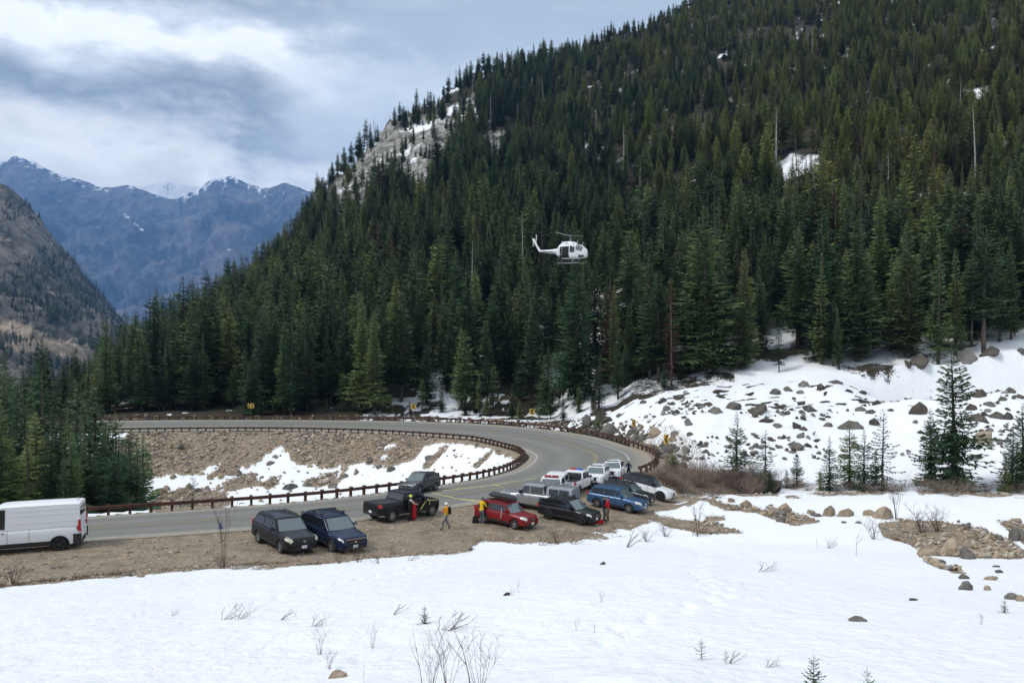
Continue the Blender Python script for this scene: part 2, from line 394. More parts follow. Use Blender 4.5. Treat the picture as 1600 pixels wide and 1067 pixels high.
# forest floor
fl = .30+fbm(GX, GY, 9, 4, 61)*1.1+(TU > 1150)*(GY < 170)*.35-sstep(160, 300, GY)*.30
fl = np.where((TU < 560), fl-.35, fl)
snow = np.where(far, np.clip(fl, 0, 1), snow)
bank = (~corr) & (GY > 118) & (GY < 165) & (TU < 930)
snow = np.where(bank, np.clip(.35+fbm(GX, GY, 4, 3, 62)*1.4+nB*.9-(TU < 560)*.8, 0, 1), snow)
for P, a in (([(1205,262),(1235,238),(1280,242),(1284,262),(1250,284),(1205,290)],.9), ([(696,170),(735,152),(750,172),(742,196),(700,190)],.9),
          ([(1005,292),(1030,286),(1075,300),(1070,306),(1010,302)],.8), ([(960,330),(985,312),(992,345),(975,352)],.8), ([(1500,140),(1540,138),(1532,156),(1506,154)],1.), ([(615,205),(700,175),(705,190),(640,215)],.8),
          ([(560,250),(640,236),(650,244),(570,262)],.8), ([(510,300),(560,285),(560,296),(520,312)],.7), ([(655,615),(720,608),(722,640),(660,648)],.9), ([(815,640),(925,612),(925,660),(840,660)],.7)):
    snow = np.where(GY > 118, np.maximum(snow, a*soft_poly(P, 5)*(.75+fbm(GX, GY, 6, 3, 63)*.9)), snow)
# bare ground: lot, brown strips, bush hollow, rail embankment
bare = np.zeros_like(GX)
for P, a in (([(1100,780),(1130,786),(1165,792),(1215,800),(1260,806),(1285,815),(1240,822),(1180,800),(1130,796)],1), ([(1010,806),(1060,810),(1120,818),(1165,832),(1100,834),(1040,822)],1.),
          ([(1372,818),(1420,812),(1480,815),(1540,828),(1580,845),(1602,862),(1600,872),(1540,872),(1470,868),(1440,862),(1420,850),(1380,838)],1),
          ([(1432,862),(1470,880),(1520,900),(1560,908),(1640,905),(1640,950),(1570,925),(1500,898),(1450,880)],.95), ([(1445,908),(1500,922),(1525,920),(1500,912)],.9),
          ([(1028,715),(1050,722),(1085,735),(1180,742),(1225,752),(1215,772),(1060,772),(1030,760)],1), ([(1560,815),(1600,818),(1640,840),(1600,850)],.8),
          ([(1098,806),(1130,806),(1138,814),(1106,816)],.8), ([(1195,790),(1215,795),(1262,806),(1240,816),(1215,812)],.9), ([(1230,772),(1600,768),(1600,773),(1230,776)],.5)):
    bare = np.maximum(bare, a*soft_poly(P, 4))
snow = np.where((GY < 125) & (GY > 25), snow-bare*(1.1+nB*.5), snow)
snow = np.where((~corr) & (do < 3.2) & (GY > 66) & (GY < 112) & (GX > 0), snow-1.3*sstep(3.2, 1.2, do), snow)
snow = np.where(corr & ~ins, 0, snow); snow = np.where((GY < 5) | (np.abs(GX) > 400) & (GY < 100), 1, snow)
snow = np.clip(snow, 0, 1)
rock = np.zeros_like(GX)
cl = soft_poly([(500,330),(520,290),(560,235),(610,190),(680,175),(712,180),(705,250),(660,300),(600,300),(560,335),(505,345)], 12)
cl2 = soft_poly([(755,205),(790,205),(785,250),(760,245)], 6)
rock = np.maximum(cl, cl2)*(GY > 300)
rock = np.where(GY > 160, np.maximum(rock, sstep(.35, .6, fbm(GX, GY, 30, 3, 71))*.5), rock)
gravel = np.where(GY < 66, 1.0, 0)*(1-snow)
bowlm = ins*1.0
me = mesh_np('ground', np.stack([GX, GY, GZ], -1).reshape(-1, 3), None if False else (lambda n, m: np.stack([
    (np.arange(m-1)[:, None]*n+np.arange(n)[None]).ravel(), (np.arange(m-1)[:, None]*n+(np.arange(n)[None]+1) % n).ravel(),
    ((np.arange(m-1)[:, None]+1)*n+(np.arange(n)[None]+1) % n).ravel(), ((np.arange(m-1)[:, None]+1)*n+np.arange(n)[None]).ravel()], -1))(len(ang), len(rings)),
    smooth=True, attrs={'snow': snow.ravel(), 'rock': rock.ravel(), 'bowl': bowlm.ravel(), 'lot': np.where(GY < 66, 1.0, sstep(9, 6, do)*(GY < 103)*(TU > 985)*(GX > 5)*1.0).ravel()})
def ground_mat():
    m = bsdf('ground_mix', (.5,.5,.5), .9, spec=.2); t = m.node_tree; b = t.nodes['Principled BSDF']
    tc = N(t, 'ShaderNodeTexCoord')
    def att(n): a = N(t, 'ShaderNodeAttribute', attribute_name=n); return a.outputs['Fac']
    def noise(s, d=6.0, r=.6):
        n = N(t, 'ShaderNodeTexNoise', i_Scale=s, i_Detail=d, i_Roughness=r); L(t, tc.outputs['Object'], n.inputs['Vector']); return n.outputs[0]
    def mix(f, a, c):
        n = N(t, 'ShaderNodeMix', data_type='RGBA'); 
        if isinstance(f, (int, float)): n.inputs[0].default_value = f
        else: L(t, f, n.inputs[0])
        for s, v in ((6, a), (7, c)):
            if isinstance(v, tuple): n.inputs[s].default_value = (*v, 1)
            else: L(t, v, n.inputs[s])
        return n.outputs[2]
    big, mid, fine, grain = noise(.12), noise(.9), noise(5.0), noise(22.0, 4.0, .7)
    vor = N(t, 'ShaderNodeTexVoronoi', i_Scale=5.0); L(t, tc.outputs['Object'], vor.inputs['Vector'])
    # gravel and dirt of the lot
    g1 = ramp(t, fine, [(.3,(.15,.115,.08)),(.5,(.27,.215,.155)),(.7,(.42,.345,.255))])
    g2 = ramp(t, grain, [(.3,(.12,.095,.07)),(.5,(.29,.235,.17)),(.72,(.50,.42,.32))])
    grav = mix(.5, g1.outputs[0], g2.outputs[0])
    dirt = ramp(t, mid, [(.35,(.22,.185,.14)),(.65,(.12,.09,.062))])
    grav = mix(ramp(t, mid, [(.4,0.0),(.62,.6)]).outputs[0], grav, dirt.outputs[0])
    # rubble of the fill slope
    rb = ramp(t, vor.outputs['Color'], [(0,(.16,.12,.085)),(.5,(.30,.24,.175)),(1,(.44,.36,.27))])
    rub = mix(.55, rb.outputs[0], g1.outputs[0])
    fl = ramp(t, mid, [(.3,(.022,.021,.014)),(.7,(.065,.053,.036))])
    cliff = ramp(t, noise(.16, 9.0, .8), [(.36,(.035,.033,.028)),(.46,(.15,.14,.12)),(.52,(.27,.26,.235)),(.66,(.46,.45,.41))])
    c = mix(att('bowl'), mix(att('lot'), fl.outputs[0], grav), rub)
    rk = ramp(t, math_(t, 'ADD', att('rock'), math_(t, 'MULTIPLY', math_(t, 'SUBTRACT', mid, .5), .6)), [(.42,0.0),(.55,1.0)])
    c = mix(rk.outputs[0], c, cliff.outputs[0])
    sn = math_(t, 'ADD', att('snow'), math_(t, 'ADD', math_(t, 'MULTIPLY', math_(t, 'SUBTRACT', fine, .5), .95), math_(t, 'MULTIPLY', math_(t, 'SUBTRACT', mid, .5), .7)))
    sm = ramp(t, sn, [(.46,0.0),(.54,1.0)])
    s0 = ramp(t, big, [(.3,(.83,.85,.865)),(.7,(.885,.895,.90))])
    s1 = ramp(t, fine, [(.25,.93),(.6,1.0)])
    spk = ramp(t, noise(9.0, 3.0, .8), [(.64,1.0),(.76,.76)])
    mm = N(t, 'ShaderNodeMix', data_type='RGBA', blend_type='MULTIPLY'); mm.inputs[0].default_value = 1; L(t, s0.outputs[0], mm.inputs[6]); L(t, s1.outputs[0], mm.inputs[7])
    m2 = N(t, 'ShaderNodeMix', data_type='RGBA', blend_type='MULTIPLY'); m2.inputs[0].default_value = 1; L(t, mm.outputs[2], m2.inputs[6]); L(t, spk.outputs[0], m2.inputs[7])
    L(t, mix(sm.outputs[0], c, m2.outputs[2]), b.inputs['Base Color'])
    hgt = math_(t, 'ADD', math_(t, 'MULTIPLY', sm.outputs[0], .6), math_(t, 'MULTIPLY', fine, .5))
    hgt = math_(t, 'ADD', hgt, math_(t, 'MULTIPLY', noise(1.6, 4.0), .9))
    bp = N(t, 'ShaderNodeBump', i_Strength=.6, i_Distance=.2); L(t, hgt, bp.inputs['Height']); L(t, bp.outputs[0], b.inputs['Normal'])
    return m
me.materials.append(ground_mat())
gro = tag(link('ground', me), 'snow, gravel and forest floor of the mountain valley', kind='structure')

# ------------------------------------------------------------------ road
def road_pt(i, v, dz=0):
    p = PI_[i]*(1-v)+PO_[i]*v; return (p[0], p[1], p[2]+dz)
kk = np.arange(NR)/10.0
v_in = np.interp(kk, [0,3,8,12,19], [.045,.05,.05,.055,.06])
v_out = np.interp(kk, [0,3,4,6,7,12,19], [1.,1.,1.,.98,.96,.955,.95])
m = MB(); NV = 14
rows = []
for i in range(NR):
    vs = np.linspace(v_in[i], v_out[i], NV)
    rows.append([road_pt(i, v_in[i], -.22)]+[road_pt(i, v, .012) for v in vs]+[road_pt(i, v_out[i], -.22)])
m.grid(rows)
def asphalt():
    t = M_ASPH.node_tree; b = t.nodes['Principled BSDF']; tc = N(t, 'ShaderNodeTexCoord')
    n = N(t, 'ShaderNodeTexNoise', i_Scale=.35, i_Detail=6.0); L(t, tc.outputs['Object'], n.inputs['Vector'])
    g = N(t, 'ShaderNodeTexNoise', i_Scale=30.0, i_Detail=4.0); L(t, tc.outputs['Object'], g.inputs['Vector'])
    a = N(t, 'ShaderNodeAttribute', attribute_name='across')
    r1 = ramp(t, a.outputs['Fac'], [(0,(.30,.26,.21)),(.07,(.26,.245,.215)),(.12,(.21,.207,.19)),(.22,(.175,.175,.165)),(.34,(.22,.217,.20)),(.45,(.185,.185,.175)),(.6,(.165,.168,.16)),(.72,(.21,.207,.19)),(.82,(.18,.18,.17)),(.9,(.25,.24,.215)),(1,(.33,.29,.23))])
    r2 = ramp(t, n.outputs[0], [(.3,(1.0,.97,.91)),(.7,(1.0,1.0,.98))]); r3 = ramp(t, g.outputs[0], [(.3,.85),(.7,1.12)])
    c = r1.outputs[0]
    for r in (r2, r3):
        mm = N(t, 'ShaderNodeMix', data_type='RGBA', blend_type='MULTIPLY'); mm.inputs[0].default_value = 1; L(t, c, mm.inputs[6]); L(t, r.outputs[0], mm.inputs[7]); c = mm.outputs[2]
    L(t, c, b.inputs['Base Color'])
asphalt()
mr = m.mesh('road', M_ASPH, smooth=True, angle=40)
at_ = mr.attributes.new('across', 'FLOAT', 'POINT')
at_.data.foreach_set('value', np.tile(np.concatenate([[0], np.linspace(0, 1, NV), [1]]), NR).astype(np.float32))
tag(link('road', mr), 'two-lane asphalt mountain road curving through a hairpin', kind='structure')
def stripe(name, vfun, width, mat, k0=0, k1=19, dash=None):
    mb = MB(); rows = []
    for i in range(int(k0*10), int(k1*10)+1):
        wd = np.linalg.norm(PO_[i][:2]-PI_[i][:2]); v = vfun(kk[i]); h = width/wd/2
        rows.append([road_pt(i, v-h, .018), road_pt(i, v+h, .018)])
    mb.grid(rows); return tag(mb.build(name, mat), kind='structure')
fc = lambda k: np.interp(k, [0,4,6,8,10,13,19], [.56,.55,.53,.57,.55,.5,.5])
stripe('centre_line', lambda k: fc(k)-.009, .12, M_YEL); stripe('centre_line', lambda k: fc(k)+.009, .12, M_YEL)
stripe('edge_line', lambda k: np.interp(k, [0,3,8,13,19], [.13,.13,.11,.11,.11]), .15, M_WHT)
stripe('edge_line', lambda k: np.interp(k, [0,4,5.5,7,10,13,19], [.93,.93,.9,.80,.80,.86,.88]), .15, M_WHT)

# ------------------------------------------------------------------ guardrails
def poly_len(P):
    s = np.concatenate([[0], np.cumsum(np.linalg.norm(np.diff(P[:, :2], axis=0), axis=1))]); return s
def along(P, s, d):
    return np.array([np.interp(d, s, P[:, j]) for j in range(3)])
def off(P, d):                                     # shift a polyline sideways
    t = np.gradient(P[:, :2], axis=0); t /= np.linalg.norm(t, axis=1)[:, None]
    Q = P.copy(); Q[:, 0] += -t[:, 1]*d; Q[:, 1] += t[:, 0]*d; return Q
def guardrail(P, side, label, step):
    s = poly_len(P); Ltot = s[-1]; root = empty('guardrail', tuple(along(P, s, Ltot*.5)), 0, label, 'guardrail', 'guardrails round the hairpin')
    base = Vector(root.location)
    post = MB().box((0,0,.25), (.17,.20,.98)).box((0, side*.17, .60), (.15,.16,.32)).mesh('post', M_POST)
    n = int(Ltot/step)
    for i in range(n+1):
        p = along(P, s, i*step); q = along(P, s, min(i*step+.4, Ltot)); q0 = along(P, s, max(i*step-.4, 0)); a = math.atan2(q[1]-q0[1], q[0]-q0[0])
        o = link('post', post, root); o.location = Vector(p)-base; o.rotation_euler = (0, 0, a+random.uniform(-.05,.05)); o.scale = (1, 1, random.uniform(.96, 1.06))
    prof = [(0,.44),(.05,.49),(0,.55),(0,.58),(.05,.64),(0,.70)]     # W-beam
    seg = step*3
    for i in range(int(Ltot/seg)):
        mb = MB(); rows = []
        for d in np.linspace(i*seg, (i+1)*seg, 5):
            p = along(P, s, d); q = along(P, s, min(d+.4, Ltot)); q0 = along(P, s, max(d-.4, 0)); t = (q-q0)[:2]; t /= np.linalg.norm(t); nrm = np.array([-t[1], t[0]])*side
            rows.append([(p[0]+nrm[0]*(.27+a), p[1]+nrm[1]*(.27+a), p[2]+z) for a, z in prof])
        back = [[(x-0.012*0, y, z) for x, y, z in r] for r in rows]
        mb.grid(rows)
        # thickness
        rows2 = []
        for r, d in zip(rows, np.linspace(i*seg, (i+1)*seg, 5)):
            p = along(P, s, d); rows2.append([(x+(p[0]-x)*.05, y+(p[1]-y)*.05, z) for x, y, z in r])
        mb.grid([list(reversed(r)) for r in rows2])
        o = mb.build('rail_beam', M_RUST, root)
        for vtx in o.data.vertices: vtx.co -= base
    return root
PG_IN = off(PI_, 0.0); PG_IN = PG_IN[12:185]; PG_IN[:, 2] -= .02
guardrail(PG_IN, -1, 'rusty brown guardrail along the inner edge of the hairpin, around the rocky hollow', 1.35)
PG_OUT = PO_[61:185].copy(); PG_OUT[:, 2] -= .02
guardrail(PG_OUT, 1, 'rusty brown guardrail along the outer edge of the hairpin, in front of the forest', 1.75)
# ------------------------------------------------------------------ far mountains
def pan(ua, us): return np.interp(ua, [p[0] for p in us], [p[1] for p in us])
def mountain(name, ridge, D1, D0, ybot, amp, sc, seed, mats, nu=420, nd=110, u0=-500, u1=760, back=.6, jag=2.5):
    U = np.linspace(u0, u1, nu); S = np.linspace(0, 1.25, nd)
    Ug, Sg = np.meshgrid(U, S); yc = pan(Ug, ridge)+fbm(Ug, Ug*0, 22, 4, seed+9)*jag
    Dg = D0+(D1-D0)*Sg; s1 = np.clip(Sg, 0, 1)
    y = ybot+(yc-ybot)*s1**.8; Z = EYE-(y-HZ)*Dg/F; Z = Z-np.clip(Sg-1, 0, 1)*(D1-D0)*back*2
    X = (Ug-800)/F*Dg
    rid = 1-np.abs(fbm(X, Dg*.8, sc, 5, seed, .55))*2.2
    Z = Z+(rid-.5)*amp*np.clip((1-s1)*3, 0.10, 1)*np.clip(Sg*6, 0, 1)
    rid2 = fbm(X+Z*.4, Z*1.2, sc*.35, 4, seed+3)
    Y = Dg+rid2*amp*.8*np.clip((1-s1)*6, .05, 1)
    py = HZ+(EYE-Z)/Dg*F
    idx = np.arange(nu*nd).reshape(nd, nu); f = np.stack([idx[:-1, :-1], idx[:-1, 1:], idx[1:, 1:], idx[1:, :-1]], -1).reshape(-1, 4)
    return np.stack([X, Y, Z], -1), f, Ug, py, Sg, yc
def far_mat(name, lo, hi, snowcol=(.85,.87,.9), scale=.0012, tan=None):
    m = bsdf(name, lo, .95, spec=.1); t = m.node_tree; b = t.nodes['Principled BSDF']; tc = N(t, 'ShaderNodeTexCoord')
    mp = N(t, 'ShaderNodeMapping'); mp.inputs['Scale'].default_value = (1, .6, .45); L(t, tc.outputs['Object'], mp.inputs[0])
    n = N(t, 'ShaderNodeTexNoise', i_Scale=scale, i_Detail=12.0, i_Roughness=.72); L(t, mp.outputs[0], n.inputs['Vector'])
    n2 = N(t, 'ShaderNodeTexNoise', i_Scale=scale*9, i_Detail=8.0, i_Roughness=.75); L(t, mp.outputs[0], n2.inputs['Vector'])
    a = N(t, 'ShaderNodeAttribute', attribute_name='snow'); a2 = N(t, 'ShaderNodeAttribute', attribute_name='tan')
    md = tuple((x+y)/2 for x, y in zip(lo, hi))
    s = math_(t, 'ADD', math_(t, 'MULTIPLY', n.outputs[0], .5), math_(t, 'MULTIPLY', n2.outputs[0], .5))
    r = ramp(t, s, [(.43, lo), (.50, md), (.57, hi)])
    mt = N(t, 'ShaderNodeMix', data_type='RGBA'); L(t, ramp(t, math_(t, 'ADD', a2.outputs['Fac'], math_(t, 'MULTIPLY', math_(t, 'SUBTRACT', n2.outputs[0], .5), 1.4)), [(.4,0.0),(.6,1.0)]).outputs[0], mt.inputs[0])
    L(t, r.outputs[0], mt.inputs[6]); tn = ramp(t, n2.outputs[0], [(.35,(.16,.125,.095)),(.65, tan or (.45,.36,.26))]); L(t, tn.outputs[0], mt.inputs[7])
    mx = N(t, 'ShaderNodeMix', data_type='RGBA')
    sn = ramp(t, math_(t, 'ADD', a.outputs['Fac'], math_(t, 'MULTIPLY', math_(t, 'SUBTRACT', n2.outputs[0], .5), 2.6)), [(.47,0.0),(.56,1.0)]); L(t, sn.outputs[0], mx.inputs[0])
    L(t, mt.outputs[2], mx.inputs[6]); mx.inputs[7].default_value = (*snowcol, 1); L(t, mx.outputs[2], b.inputs['Base Color'])
    bp = N(t, 'ShaderNodeBump', i_Strength=.8, i_Distance=.04/scale); L(t, n2.outputs[0], bp.inputs['Height']); L(t, bp.outputs[0], b.inputs['Normal'])
    return m
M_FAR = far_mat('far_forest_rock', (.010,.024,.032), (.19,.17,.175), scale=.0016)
M_PEAK = far_mat('snow_peak', (.05,.06,.08), (.2,.2,.22), scale=.0009)
M_SIDE = far_mat('valley_side_rock', (.035,.04,.03), (.22,.19,.155), scale=.006)
R_BLUE = [(-600,190),(-200,225),(-60,262),(0,252),(22,243),(50,251),(75,262),(100,274),(130,284),(150,293),(175,295),(200,291),(225,299),(250,309),(270,311),(290,304),(305,298),(325,283),(345,273),(360,274),(378,281),(405,290),(430,292),(448,288),(462,290),(480,299),(520,308),(600,330),(760,380)]
P, f, U, py, S, yc = mountain('b', R_BLUE, 10500, 6500, 600, 420, 1000, 81, None, u0=-560, u1=760)
dcr = py-yc
snw = .60-dcr/26+fbm(U, py, 9, 3, 82)*.35-sstep(90, 230, U)*sstep(330, 250, U)*.35+sstep(30, 0, abs(U-347))*.25*(dcr < 35)-sstep(400,430,U)*.3
gl = np.abs((U-200)-(py-338)*.95)
snw = np.where((py > 337) & (py < 364) & (gl < 1.8), 2.2, np.where((gl < 7) & (py > 336) & (py < 366), snw-.6, snw))
for (a, b_) in ((85,312),(128,307),(155,335),(190,325),(303,376),(164,355),(395,318),(430,333),(446,305),(414,308),(365,392),(124,335)):
    snw = np.where((abs(U-a-(py-b_)) < 2.0) & (abs(py-b_) < 2.5), .55, snw)
tag(link('far_mountains', mesh_np('far_mountains', P.reshape(-1, 3), f, [M_FAR], smooth=True, attrs={'snow': np.clip(snw, -2, 2).ravel(), 'tan': (S*0-1).ravel()})), 'blue forested mountain range across the valley', kind='structure')
R_PEAK = [(60,345),(150,318),(190,304),(215,301),(232,296),(245,292),(255,293),(262,288),(272,291),(282,291),(292,294),(310,296),(325,300),(345,300),(420,330)]
P, f, U, py, S, yc = mountain('p', [(a, b-6) for a, b in R_PEAK], 11900, 11000, 420, 120, 500, 91, None, nu=200, nd=50, u0=60, u1=420, jag=3)
tag(link('snowy_peak', mesh_np('snowy_peak', P.reshape(-1, 3), f, [M_PEAK], smooth=True, attrs={'snow': (S*0+.75).ravel(), 'tan': (S*0-1).ravel()})), 'distant snow covered peak behind the blue range', kind='structure')
R_SIDE = [(-600,60),(-300,130),(-100,232),(0,284),(20,296),(40,314),(62,340),(85,372),(110,398),(132,430),(152,452),(172,478),(195,505),(235,535),(330,560),(500,640)]
P, f, U, py, S, yc = mountain('s', R_SIDE, 2300, 900, 640, 46, 210, 101, None, nu=430, nd=200, u0=-560, u1=420, jag=3.5)
tn = np.clip(.95-np.abs((py-505)-(U*.42))/26, -1, 1)*(U < 130)-(U > 130)*.9
tn = np.maximum(tn, np.clip(.9-np.abs(py-540)/22, -1, .9)*(U < 70)-(U >= 70)*1.0)
tan2 = np.clip(.12+fbm(U, py*1.6, 40, 3, 107)*1.0, -1, .6)*(dcr_ := (py < 470))
ts = np.maximum(tn, tan2-.15)
sn2 = .02+sstep(18, 0, abs(py-(500+U*.42)))*.12*(U < 130)
side = link('valley_side', mesh_np('valley_side', P.reshape(-1, 3), f, [M_SIDE], smooth=True, attrs={'snow': sn2.ravel(), 'tan': ts.ravel()}))
tag(side, 'rocky valley side with sparse forest', kind='structure')
SP, SU, SY, SS, SYC = P, U, py, S, yc

# ------------------------------------------------------------------ haze
hz = MB().box((0, 0, 1300), (34000, 34000, 3000)).mesh('haze', None)
hm = bpy.data.materials.new('haze_air'); hm.use_nodes = True; t = hm.node_tree; t.nodes.clear()
pv = N(t, 'ShaderNodeVolumePrincipled'); pv.inputs['Color'].default_value = (.24,.50,1.0,1); pv.inputs['Density'].default_value = 8e-5; pv.inputs['Anisotropy'].default_value = .0
oo = N(t, 'ShaderNodeOutputMaterial'); L(t, pv.outputs[0], oo.inputs['Volume']); hz.materials.append(hm)
tag(link('haze', hz), kind='stuff')

# ------------------------------------------------------------------ conifers
def needle_mat(name, c0, c1, dead=False):
    m = bsdf(name, c0, .75, spec=.25); t = m.node_tree; b = t.nodes['Principled BSDF']
    oi = N(t, 'ShaderNodeObjectInfo'); tc = N(t, 'ShaderNodeTexCoord')
    n = N(t, 'ShaderNodeTexNoise', i_Scale=.9, i_Detail=4.0); L(t, tc.outputs['Object'], n.inputs['Vector'])
    r = ramp(t, n.outputs[0], [(.3, c0), (.7, c1)])
    if dead: L(t, r.outputs[0], b.inputs['Base Color']); return m
    g = N(t, 'ShaderNodeTexNoise', i_Scale=.011, i_Detail=3.0); L(t, oi.outputs['Location'], g.inputs['Vector'])
    sx = N(t, 'ShaderNodeSeparateXYZ'); L(t, oi.outputs['Location'], sx.inputs[0])
    # younger olive stands higher up on the right flank
    ol = math_(t, 'MULTIPLY', ramp(t, math_(t, 'MULTIPLY_ADD', sx.outputs[0], .0022, math_(t, 'MULTIPLY', math_(t, 'SUBTRACT', g.outputs[0], .5), 1.3)), [(.06,.15),(.42,.95)]).outputs[0], ramp(t, math_(t, 'DIVIDE', sx.outputs[1], 1000), [(.14,.15),(.30,1.0)]).outputs[0])
    ol = math_(t, 'ADD', ol, math_(t, 'MULTIPLY', math_(t, 'POWER', oi.outputs['Random'], 3.0), .55))
    mo = N(t, 'ShaderNodeMix', data_type='RGBA'); L(t, ol, mo.inputs[0]); L(t, r.outputs[0], mo.inputs[6]); mo.inputs[7].default_value = (.18,.195,.055,1)
    hs = N(t, 'ShaderNodeHueSaturation'); L(t, math_(t, 'MULTIPLY_ADD', oi.outputs['Random'], 1.0, .5), hs.inputs['Value']); L(t, math_(t, 'MULTIPLY_ADD', math_(t, 'FRACT', math_(t, 'MULTIPLY', oi.outputs['Random'], 7.3)), .05, .475), hs.inputs['Hue'])
    L(t, mo.outputs[2], hs.inputs['Color']); L(t, hs.outputs[0], b.inputs['Base Color'])
    return m
M_NEED = needle_mat('conifer_needles', (.024,.062,.034), (.078,.135,.055))
M_RED = needle_mat('dead_red_needles', (.07,.025,.018), (.13,.05,.035), True)
M_GREYN = needle_mat('grey_twigs', (.10,.095,.085), (.22,.21,.19), True)
M_BARK = vary(bsdf('conifer_bark', (.08,.065,.05), .9, spec=.2), 2, (.05,.04,.032), (.13,.11,.09))
M_SNAG = vary(bsdf('bleached_wood', (.3,.28,.26), .85, spec=.2), 2, (.20,.185,.17), (.42,.40,.37))
def crown_mesh(name, h, rad, start, dz, nb, mat, seed, st=6, power=.85, droop=.28, sparse=0, mix=.5, lw=.46, cols=1.0):
    r = random.Random(seed); V = []; Fc = []
    z = h*start; ph = r.random()*6
    while z < h-.12:
        t = (z-h*start)/(h*(1-start)); ln0 = rad*((1-t)**power)*(1 if t > .08 else .55+t*5.6)*(1+.22*math.sin(z*.9+seed*1.7)+.12*math.sin(z*2.3+seed))+.10
        k = max(4, int(nb*(.55+.45*(1-t))))
        gap = r.random() < sparse
        for j in range(k):
            if r.random() < sparse*.8: continue
            a = ph+j*2*math.pi/k+r.uniform(-.35, .35); ln = ln0*r.uniform(.62, 1.16)*(.5 if gap else 1)
            ca, sa = math.cos(a), math.sin(a); zz = z+r.uniform(-.5, .5)*dz
            up = (.55*t**1.5-droop*(1-t))
            px, pz = [], []
            n = max(3, int(st*(.4+.6*ln/rad)))
            for i in range(n+1):
                s = i/n; px.append(s*ln); pz.append(zz+ln*(up*s+(-.16*s+.24*s*s*s)))
            # spine flap plus side sprays
            for i in range(n):
                s0 = i/n; x0, z0 = px[i], pz[i]; x1, z1 = px[i+1], pz[i+1]
                wd = lw*ln*(1-s0*.75)*r.uniform(.7, 1.25)*(.5 if i == 0 else 1)
                for sd in (-1, 1):
                    tip = (x0+(x1-x0)*r.uniform(1.1, 2.0), sd*wd, (z0+z1)/2-wd*r.uniform(.05, .55))
                    q = [(x0, 0, z0), (x1, 0, z1), tip]
                    b = len(V); V += [(p[0]*ca-p[1]*sa, p[0]*sa+p[1]*ca, p[2]) for p in q]; Fc.append((b, b+1, b+2))
                if i % 2 == 0:
                    q = [(x0, r.uniform(-.1,.1)*ln, z0+.01), (x1, 0, z1), ((x0+x1)/2+.1*ln*r.random(), r.uniform(-.12,.12)*ln, min(z0, z1)-wd*r.uniform(.4,.9))]
                    b = len(V); V += [(p[0]*ca-p[1]*sa, p[0]*sa+p[1]*ca, p[2]) for p in q]; Fc.append((b, b+1, b+2))
            b = len(V); x, zt = px[-1], pz[-1]; e = .16*ln+.05
            q = [(x-e*.3, -e*.45, zt), (x-e*.3, e*.45, zt), (x+e, 0, zt+.06*e)]
            V += [(p[0]*ca-p[1]*sa, p[0]*sa+p[1]*ca, p[2]) for p in q]; Fc.append((b, b+1, b+2))
        z += dz*r.uniform(.7, 1.3)*(1-.35*t); ph += 2.4
    b = len(V); V += [(-.05,0,h-.5),(.05,0,h-.5),(0,0,h+.25),(0,-.05,h-.5),(0,.05,h-.5),(0,0,h+.25)]; Fc += [(b,b+1,b+2),(b+3,b+4,b+5)]
    return mesh_np(name, np.array(V), np.array(Fc), [mat])
def trunk_mesh(h, r0, mat, seed, bend=.01):
    r = random.Random(seed); pts = []; rs = []
    for i in range(9):
        s = i/8; pts.append((math.sin(s*2+seed)*bend*h*s, math.cos(s*3+seed)*bend*h*s, -.6+s*(h+.5))); rs.append(r0*(1-s)**.9+.012)
    return MB().tube(pts, rs, 7).mesh('trunk', mat, smooth=True)
def snag_mesh(h, r0, seed, nb=46, ln=1.6, start=.25):
    r = random.Random(seed); mb = MB(); 
    mb.tube([(0,0,-.5),(0.05,0,h*.5),(r.uniform(-.1,.1),.05,h)], [r0, r0*.6, .02], 6)
    for i in range(nb):
        t = start+(1-start)*r.random(); z = h*t; a = r.random()*6.28; l = ln*(1-t)**.6*r.uniform(.4, 1.1)+.15
        c, s = math.cos(a), math.sin(a); P = [(0,0,z), (c*l*.5, s*l*.5, z-.05*l), (c*l*.85, s*l*.85, z-.32*l), (c*l, s*l, z-.30*l)]
        mb.tube(P, [.045, .03, .02, .006], 3, caps=False)
        for k in range(2):
            q = P[1+k]; b2 = a+r.choice((-1, 1))*r.uniform(.5, 1.0); mb.tube([q, (q[0]+math.cos(b2)*l*.3, q[1]+math.sin(b2)*l*.3, q[2]-.15*l)], [.02, .005], 3, caps=False)
    return mb.mesh('snag', M_SNAG)
H0 = 20.0
VAR = []   # (crown, trunk, weight)
specs = [dict(rad=2.5, start=.06, dz=.40, nb=9, power=.80), dict(rad=2.0, start=.10, dz=.38, nb=9, power=.9), dict(rad=3.0, start=.05, dz=.46, nb=9, power=.9, droop=.36),
         dict(rad=2.2, start=.16, dz=.42, nb=8, power=.7, droop=.34), dict(rad=1.6, start=.08, dz=.40, nb=8, power=.8), dict(rad=2.7, start=.20, dz=.5, nb=8, power=.75, sparse=.18),
         dict(rad=2.3, start=.30, dz=.5, nb=8, power=.6, sparse=.22, droop=.35), dict(rad=1.9, start=.05, dz=.42, nb=8, power=1.0, sparse=.08)]
for i, s in enumerate(specs): VAR.append((crown_mesh('crown', H0, mat=M_NEED, seed=50+i, **s), trunk_mesh(H0, .24, M_BARK, i)))
RED = (crown_mesh('crown', H0, 1.9, .12, .5, 7, M_RED, 77, sparse=.25, lw=.28), VAR[1][1])
GRY = (crown_mesh('crown', H0, 1.4, .2, .8, 6, M_GREYN, 78, sparse=.4, lw=.14), VAR[2][1])
SNAG = [snag_mesh(20, .22, 5), snag_mesh(20, .20, 6, 30, 1.2, .4), snag_mesh(20, .17, 7, 14, .7, .5)]
